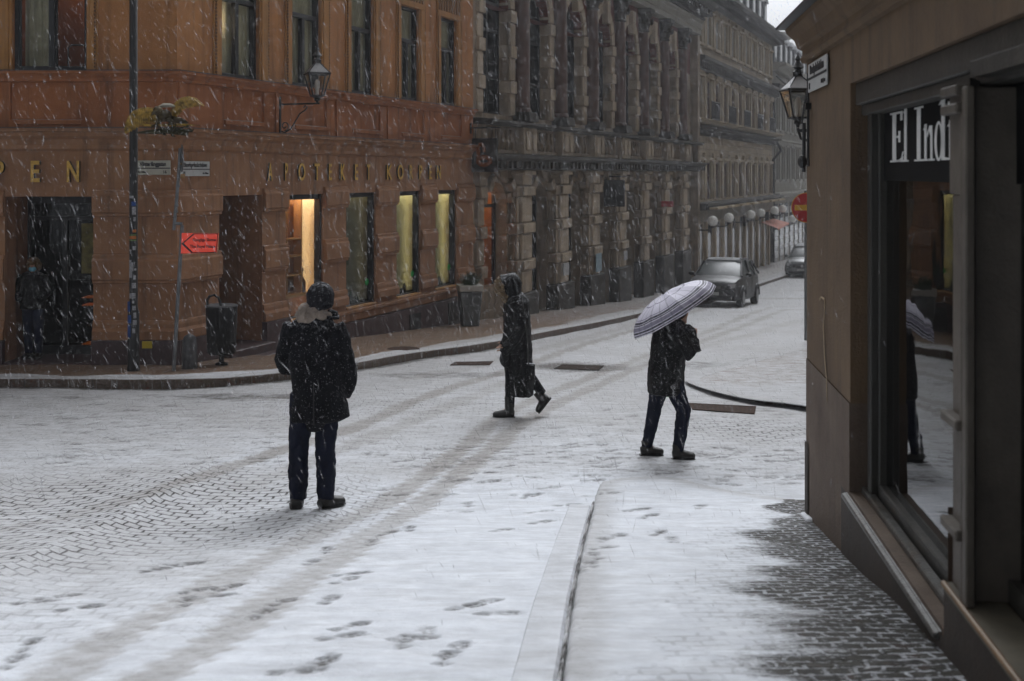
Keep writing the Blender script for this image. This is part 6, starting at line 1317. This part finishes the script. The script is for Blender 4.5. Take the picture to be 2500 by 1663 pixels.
m_.tube([(x,0,z) for x,z,_,_ in rings],[(a,b) for _,_,a,b in rings],22)
m_.tube([(.02,-.17,1.40),(.06,-.21,1.28),(.08,-.23,1.10),(.02,-.235,.98),(-.08,-.225,.87),(-.125,-.215,.80)],[.082,.076,.07,.07,.068,.06],12); m_.tube([(.02,.17,1.40),(.04,.2,1.12),(-.08,.18,.9),(-.13,.16,.82)],[.08,.07,.066,.06],12)
m_.ell((-.10,-.16,.72),(.075,.08,.11))
blob('parka', m_, M_PARKA, p2_, .011, 4, .028, .10)
m_ = MB(); m_.ell((-.035,0,1.60),(.13,.125,.135)); m_.tube([(-.03,0,1.58),(.0,0,1.46)],[(.125,.12),(.10,.12)],16); m_.tube([(-.02,0,1.64),(-.15,0,1.60)],[(.10,.11),(.105,.11)],14); blob('hood', m_, M_PARKA, p2_, .010, 3, .02, .08)
m_ = MB()
for k in range(17):
    a = 2*PI*k/16; m_.ell((-.175-.03*math.cos(a)+.06*(math.sin(a)<-.5)+random.uniform(-.012,.012),.105*math.cos(a),1.545+.115*math.sin(a)),(.034,.030,.032),8,6)
for k in range(7): m_.ell((-.215+.018*k,-.085,1.61-.034*k),(.034,.024,.028),8,6)
blob('fur_trim', m_, M_FUR, p2_, .008, 1, .05, .02)
m_ = MB(); leg(m_,(.02,-.07,.85),(-.04,-.085,.50),(-.05,-.08,.12),(.09,.07,.052)); leg(m_,(.05,.07,.85),(.16,.09,.50),(.35,.09,.25),(.09,.07,.052)); m_.ell((.03,0,.85),(.13,.15,.12)); blob('trousers', m_, M_COAT, p2_, .010, 3, .012, .08)
boot(p2_,(-.055,-.08,.10),(-.255,-.08,.0),(.005,-.08,.0),(-.055,-.08,.26),.052); boot(p2_,(.355,.09,.18),(.305,.09,.012),(.445,.09,.195),(.285,.09,.275),.052)
bg_ = thing('shoulder_bag', 'black bag hanging at the hip of the hooded walker', 'bag', (xp(1255,Y2)+.20,Y2-.12,gz(Y2)+.56)); m_ = MB(); m_.tube([(0,-.05,-.09),(0,-.05,.09)],[(.05,.05),(.055,.06)],14); blob('bag_body', m_, M_PARKA, bg_, .009, 4, .01, .05)
m_ = MB(); m_.tube([(-.03,-.09,.09),(-.04,-.11,.42),(-.10,-.10,.78),(-.15,.0,.88)],.010,6); m_.build('strap', M_BOOT, bg_)
m_ = MB(); 
for k in range(5): m_.ell((-.04+.02*k,-.05,.10),(.012,.012,.006),6,5)
m_.build('snow_on_flap', M_SNOW, bg_)
# --- 3 walker under the umbrella, going right
Y3 = 11.2; p3_ = thing('person', 'person walking right in a black coat and blue jeans, head hidden under the checked umbrella', 'person', (xp(1630,Y3),Y3,gz(Y3)-.004))
J = dict(hl=(-.03,.08,.84),hr=(-.01,-.08,.84),kl=(-.12,.09,.47),kr=(.13,-.08,.47),al=(-.19,.09,.09),ar=(.09,-.08,.09),tl=(-.05,.09,.03),tr=(.22,-.08,.03),
         sl=(.03,.17,1.27),sr=(.04,-.17,1.27),el=(.16,.20,1.03),er=(.20,-.20,1.03),wl=(.22,.03,1.19),wr=(.235,-.09,1.19),head=(.10,0,1.42),lcurl=1,rcurl=1,palml=(0,-1,0),palmr=(0,1,0))
body(p3_, J, (1,0))
m_ = MB(); rings = [(.07,1.37,.07,.08),(.06,1.32,.13,.15),(.04,1.24,.175,.19),(.02,1.12,.185,.20),(.0,.98,.175,.195),(-.015,.85,.175,.195),(-.02,.72,.18,.20),(-.02,.635,.175,.195),(-.02,.625,.15,.165)]
m_.tube([(x,0,z) for x,z,_,_ in rings],[(a,b) for _,_,a,b in rings],22)
m_.tube([(.05,-.16,1.27),(.11,-.20,1.18),(.20,-.21,1.03),(.235,-.17,1.08),(.235,-.11,1.17)],[.082,.078,.066,.062,.055],12); m_.tube([(.05,.16,1.27),(.10,.2,1.16),(.17,.2,1.03),(.22,.1,1.12),(.225,.05,1.17)],[.08,.075,.064,.058,.052],12)
m_.ell((.17,-.10,1.20),(.10,.12,.12))
blob('coat', m_, M_PARKA, p3_, .011, 4, .028, .10)
m_ = MB(); m_.ell((.09,0,1.44),(.105,.10,.11)); blob('beanie', m_, M_KNIT, p3_, .010, 2)
m_ = MB(); leg(m_,(-.05,.06,.80),(-.115,.085,.47),(-.195,.09,.08),(.105,.072,.05)); leg(m_,(.02,-.06,.80),(.145,-.08,.47),(.09,-.08,.08),(.105,.074,.05)); m_.ell((-.015,0,.78),(.14,.15,.11)); blob('jeans', m_, M_JEAN, p3_, .010, 3, .022, .07)
boot(p3_,(-.19,.09,.09),(-.03,.09,.0),(-.255,.09,.0),(-.20,.09,.15),.046); boot(p3_,(.085,-.08,.09),(.255,-.08,.0),(.035,-.08,.0),(.09,-.08,.15),.046)
# umbrella
axu = Vector((-.53,.05,.84)).normalized(); rc = Vector((xp(1648,Y3),Y3-.05,zy(762,Y3))); um = thing('umbrella', 'lavender white umbrella with dark checked bands held low over the walking person', 'umbrella', rc-axu*.30)
Q = axu.to_track_quat('Z','X').to_matrix().to_4x4(); MU = T(*(axu*.30))@Q@RZ(R(10)); Rr, Hh = .475, .215
def umat():
    m, t, p = NT('checked_umbrella_cloth'); at = N(t,'ShaderNodeAttribute'); at.attribute_name = 'rad'; an = N(t,'ShaderNodeAttribute'); an.attribute_name = 'ang'
    oc = N(t,'ShaderNodeTexCoord').outputs['Object']
    cr = N(t,'ShaderNodeValToRGB'); cr.color_ramp.interpolation = 'CONSTANT'; e = cr.color_ramp.elements
    li, dk, md_ = (.78,.76,.86,1), (.03,.028,.05,1), (.30,.28,.38,1)
    stops = [(0,li),(.30,md_),(.33,li),(.60,md_),(.62,li),(.655,dk),(.70,li),(.72,dk),(.745,li),(.775,md_),(.86,li),(.885,dk),(.925,li),(.95,dk),(.975,li)]
    e[0].position, e[0].color = 0, li; e[1].position, e[1].color = .30, md_
    for q_,c in stops[2:]: z = e.new(q_); z.color = c
    t.links.new(at.outputs['Fac'], cr.inputs[0])
    st_ = math_(t,'FRACT', math_(t,'MULTIPLY', an.outputs['Fac'], 3)); sm = math_(t,'MULTIPLY', math_(t,'LESS_THAN', st_, .16), .35)
    c = mixc(t, sm, cr.outputs[0], (.12,.11,.16)); c = mixc(t, math_(t,'MULTIPLY', ramp(t, noise(t, oc, 20, 4), .4, .7), .3), c, (.75,.75,.82))
    t.links.new(c, p.inputs['Base Color']); p.inputs['Roughness'].default_value = .6; 
    tr = N(t,'ShaderNodeBsdfTranslucent'); t.links.new(c, tr.inputs[0]); mx = N(t,'ShaderNodeMixShader'); mx.inputs[0].default_value = .3; out = t.nodes['Material Output']
    t.links.new(p.outputs[0], mx.inputs[1]); t.links.new(tr.outputs[0], mx.inputs[2]); t.links.new(mx.outputs[0], out.inputs[0]); return m
V = []; rad = []; ang = []; na, nr = 8*12, 16
for i in range(nr+1):
    q_ = i/nr
    for k in range(na):
        a = 2*PI*k/na; sg = (k%12)/12; sag = 4*sg*(1-sg)      # 0 at ribs, 1 mid-panel
        r = Rr*math.sin(q_*PI/2*.92)/math.sin(PI/2*.92)*(1-.075*sag*q_**1.5); z = Hh*(1-q_**2.1)-.0*sag-.012*sag*math.sin(q_*PI)
        V.append((r*math.cos(a), r*math.sin(a), z)); rad.append(q_); ang.append(sg)
m_ = MB(MU); m_.add(V,[(i*na+k,i*na+(k+1)%na,(i+1)*na+(k+1)%na,(i+1)*na+k) for i in range(nr) for k in range(na)])
o = m_.build('canopy', umat(), um, smooth=80, weld=False)
for nm,vals in (('rad',rad),('ang',ang)): a = o.data.attributes.new(nm,'FLOAT','POINT'); a.data.foreach_set('value', vals)
sd2 = o.modifiers.new('thick','SOLIDIFY'); sd2.thickness = .0015
m_ = MB(MU); m_.tube([(0,0,Hh+.05),(0,0,-.42)],.006,8); m_.lathe([(.012,Hh-.01),(.014,Hh+.02),(.004,Hh+.055)],8); m_.build('shaft', M_METALDK, um)
for k in range(8):
    a = 2*PI*k/8; m_ = MB(MU); m_.tube([(Rr*math.sin(q_*PI/2*.92)/math.sin(PI/2*.92)*math.cos(a),Rr*math.sin(q_*PI/2*.92)/math.sin(PI/2*.92)*math.sin(a),Hh*(1-q_**2.1)-.006) for q_ in [j/8 for j in range(9)]],.0025,5)
    m_.tube([(0,0,.02),(.24*math.cos(a),.24*math.sin(a),Hh*(1-.5**2.1)-.01)],.002,4); m_.build('rib', M_METALDK, um)
m_ = MB(MU); m_.tube([(0,0,-.34),(0,0,-.44)],.015,10); m_.build('handle', M_METALDK, um, smooth=True)
# --- 4 masked person in the doorway
Y4 = 18.95; p4_ = thing('person', 'fair-haired person with a blue face mask and black jacket in the pharmacy doorway', 'person', (xp(80,Y4),Y4,-1.345))
J = dict(hl=(-.08,0,.88),hr=(.09,-.02,.88),kl=(-.07,-.03,.48),kr=(.12,-.08,.48),al=(-.06,0,.09),ar=(.10,.0,.09),tl=(-.08,-.15,.03),tr=(.12,-.15,.03),
         sl=(-.18,0,1.36),sr=(.18,0,1.36),el=(-.24,.0,1.08),er=(.24,.0,1.08),wl=(-.15,-.04,.95),wr=(.15,-.04,.95),head=(.02,-.03,1.53))
body(p4_, J, (.15,-1))
m_ = MB(); rings = [(.0,1.44,.08,.08),(.0,1.39,.17,.12),(.0,1.28,.205,.14),(.0,1.1,.21,.15),(.0,.95,.205,.15),(.0,.82,.21,.15),(.0,.81,.17,.12)]
m_.tube([(x,0,z) for x,z,_,_ in rings],[(a,b) for _,_,a,b in rings],20)
for s in (-1,1): m_.tube([(s*.16,0,1.36),(s*.23,0,1.2),(s*.25,0,1.07),(s*.17,-.12,.96)],[.08,.07,.062,.05],12)
blob('jacket', m_, M_PARKA, p4_, .012, 4, .025, .1)
m_ = MB(); leg(m_,(-.08,0,.84),(-.07,-.03,.48),(-.06,0,.08),(.10,.075,.06)); leg(m_,(.09,0,.84),(.12,-.07,.48),(.10,0,.08),(.10,.075,.06)); m_.ell((0,0,.84),(.16,.12,.1)); blob('jeans', m_, plain('blue_denim',(.014,.02,.05),.9,0,.4,9,.2), p4_, .011, 3, .02, .07)
m_ = MB(); m_.ell((.02,-.01,1.57),(.105,.115,.10)); m_.ell((-.06,.0,1.52),(.04,.08,.08)); m_.ell((.10,.0,1.52),(.04,.08,.08)); m_.ell((.02,-.10,1.60),(.08,.04,.035)); blob('hair', m_, M_HAIR, p4_, .009, 2, .02, .03)
m_ = MB(); m_.ell((.03,-.085,1.475),(.062,.055,.048)); blob('face_mask', m_, plain('light_blue_mask',(.16,.42,.55),.8,0,.15,20,.1), p4_, .008, 2)
boot(p4_,(-.06,0,.09),(-.08,-.17,.0),(-.055,.07,.0),(-.06,0,.15)); boot(p4_,(.10,0,.09),(.12,-.17,.0),(.095,.07,.0),(.10,0,.15))

# ================================================================== falling snow
def snowfall(n, name, label):
    Y = 4.5+(58-4.5)*rng.random(n*3)**.62; X = (rng.random(n*3)-.5)*2*(Y*.50+1.2)+0.0; Z = rng.random(n*3)
    zlo = G(Y)+.1; zhi = EYE+.17*Y+1.2; Z = zlo+(zhi-zlo)*Z
    # keep flakes out of buildings
    inA = ((Y > 18.3)&(X < AX+.1))|(((X-AX)*1-(Y-AY)*.4 < .45)&(X > AX-.4)); wall_c = CXc-(CYc-Y)*.1036; inC = (X > wall_c-.15)&(Y < 8.6)
    inC |= (X > 3.6)&(Y>8.4)&(Y<12.5)&False
    k = ~(inA|inC); X, Y, Z = X[k][:n], Y[k][:n], Z[k][:n]; n = len(X)
    L = rng.uniform(.008,.040,n)*(.35+rng.random(n)**2*1.4); W = rng.uniform(.0007,.0018,n)*(1+.022*Y)*(.5+rng.random(n)*.8)
    big = rng.random(n) < .012; L[big] *= .9; W[big] *= 2.2
    tl = rng.normal(.38,.2,n); tw_ = rng.normal(0,.3,n)
    ax_ = np.stack([np.sin(tl), tw_*.4, -np.cos(tl)],-1); ax_ /= np.linalg.norm(ax_,axis=1,keepdims=True)
    s1 = np.cross(ax_, np.array([0,1,0.])); s1 /= np.linalg.norm(s1,axis=1,keepdims=True); s2 = np.cross(ax_, s1)
    C_ = np.stack([X,Y,Z],-1); V = np.stack([C_-ax_*L[:,None]/1, C_+s1*W[:,None], C_+s2*W[:,None], C_-s1*W[:,None], C_-s2*W[:,None], C_+ax_*L[:,None]],1).reshape(-1,3)
    fa = np.array([[0,1,2],[0,2,3],[0,3,4],[0,4,1],[5,2,1],[5,3,2],[5,4,3],[5,1,4]]); F = (fa[None]+np.arange(n)[:,None,None]*6).reshape(-1,3)
    me = bpy.data.meshes.new(name); me.vertices.add(len(V)); me.vertices.foreach_set('co', V.ravel()); me.loops.add(len(F)*3); me.loops.foreach_set('vertex_index', F.ravel().astype(np.int32))
    me.polygons.add(len(F)); me.polygons.foreach_set('loop_start', np.arange(0,len(F)*3,3,dtype=np.int32)); me.update(calc_edges=True); me.polygons.foreach_set('use_smooth',[True]*len(F))
    m, t, p = NT('falling_flake'); p.inputs['Base Color'].default_value = (.85,.86,.9,1); p.inputs['Roughness'].default_value = .9; p.inputs['Alpha'].default_value = 1
    tl_ = N(t,'ShaderNodeBsdfTranslucent'); tl_.inputs[0].default_value = (.97,.97,1,1); ma = N(t,'ShaderNodeMixShader'); ma.inputs[0].default_value = .6; t.links.new(p.outputs[0], ma.inputs[1]); t.links.new(tl_.outputs[0], ma.inputs[2])
    tr_ = N(t,'ShaderNodeBsdfTransparent'); mb_ = N(t,'ShaderNodeMixShader'); mb_.inputs[0].default_value = .25; t.links.new(tr_.outputs[0], mb_.inputs[1]); t.links.new(ma.outputs[0], mb_.inputs[2]); t.links.new(mb_.outputs[0], t.nodes['Material Output'].inputs[0])
    me.materials.append(m); o = bpy.data.objects.new(name, me); COL.objects.link(o); o['kind'] = 'stuff'; return tag(o, label, 'snowfall')
snowfall(190000, 'falling_snow', 'white snowflakes blowing through the air over the whole crossing')

# ================================================================== air
hz = MB(); hz.box(-62,72,-13,192,-9,17); ho = hz.build('haze', None, None)
m = bpy.data.materials.new('thin_snowy_air'); m.use_nodes = True; t = m.node_tree; t.nodes.clear(); pv = N(t,'ShaderNodeVolumePrincipled'); pv.inputs['Color'].default_value = (.86,.88,.92,1); pv.inputs['Density'].default_value = .0013; pv.inputs['Anisotropy'].default_value = .2
out = N(t,'ShaderNodeOutputMaterial'); t.links.new(pv.outputs[0], out.inputs['Volume']); ho.data.materials.clear(); ho.data.materials.append(m); ho['kind'] = 'stuff'; tag(ho,'pale snowy haze filling the street and fading the far houses','haze')
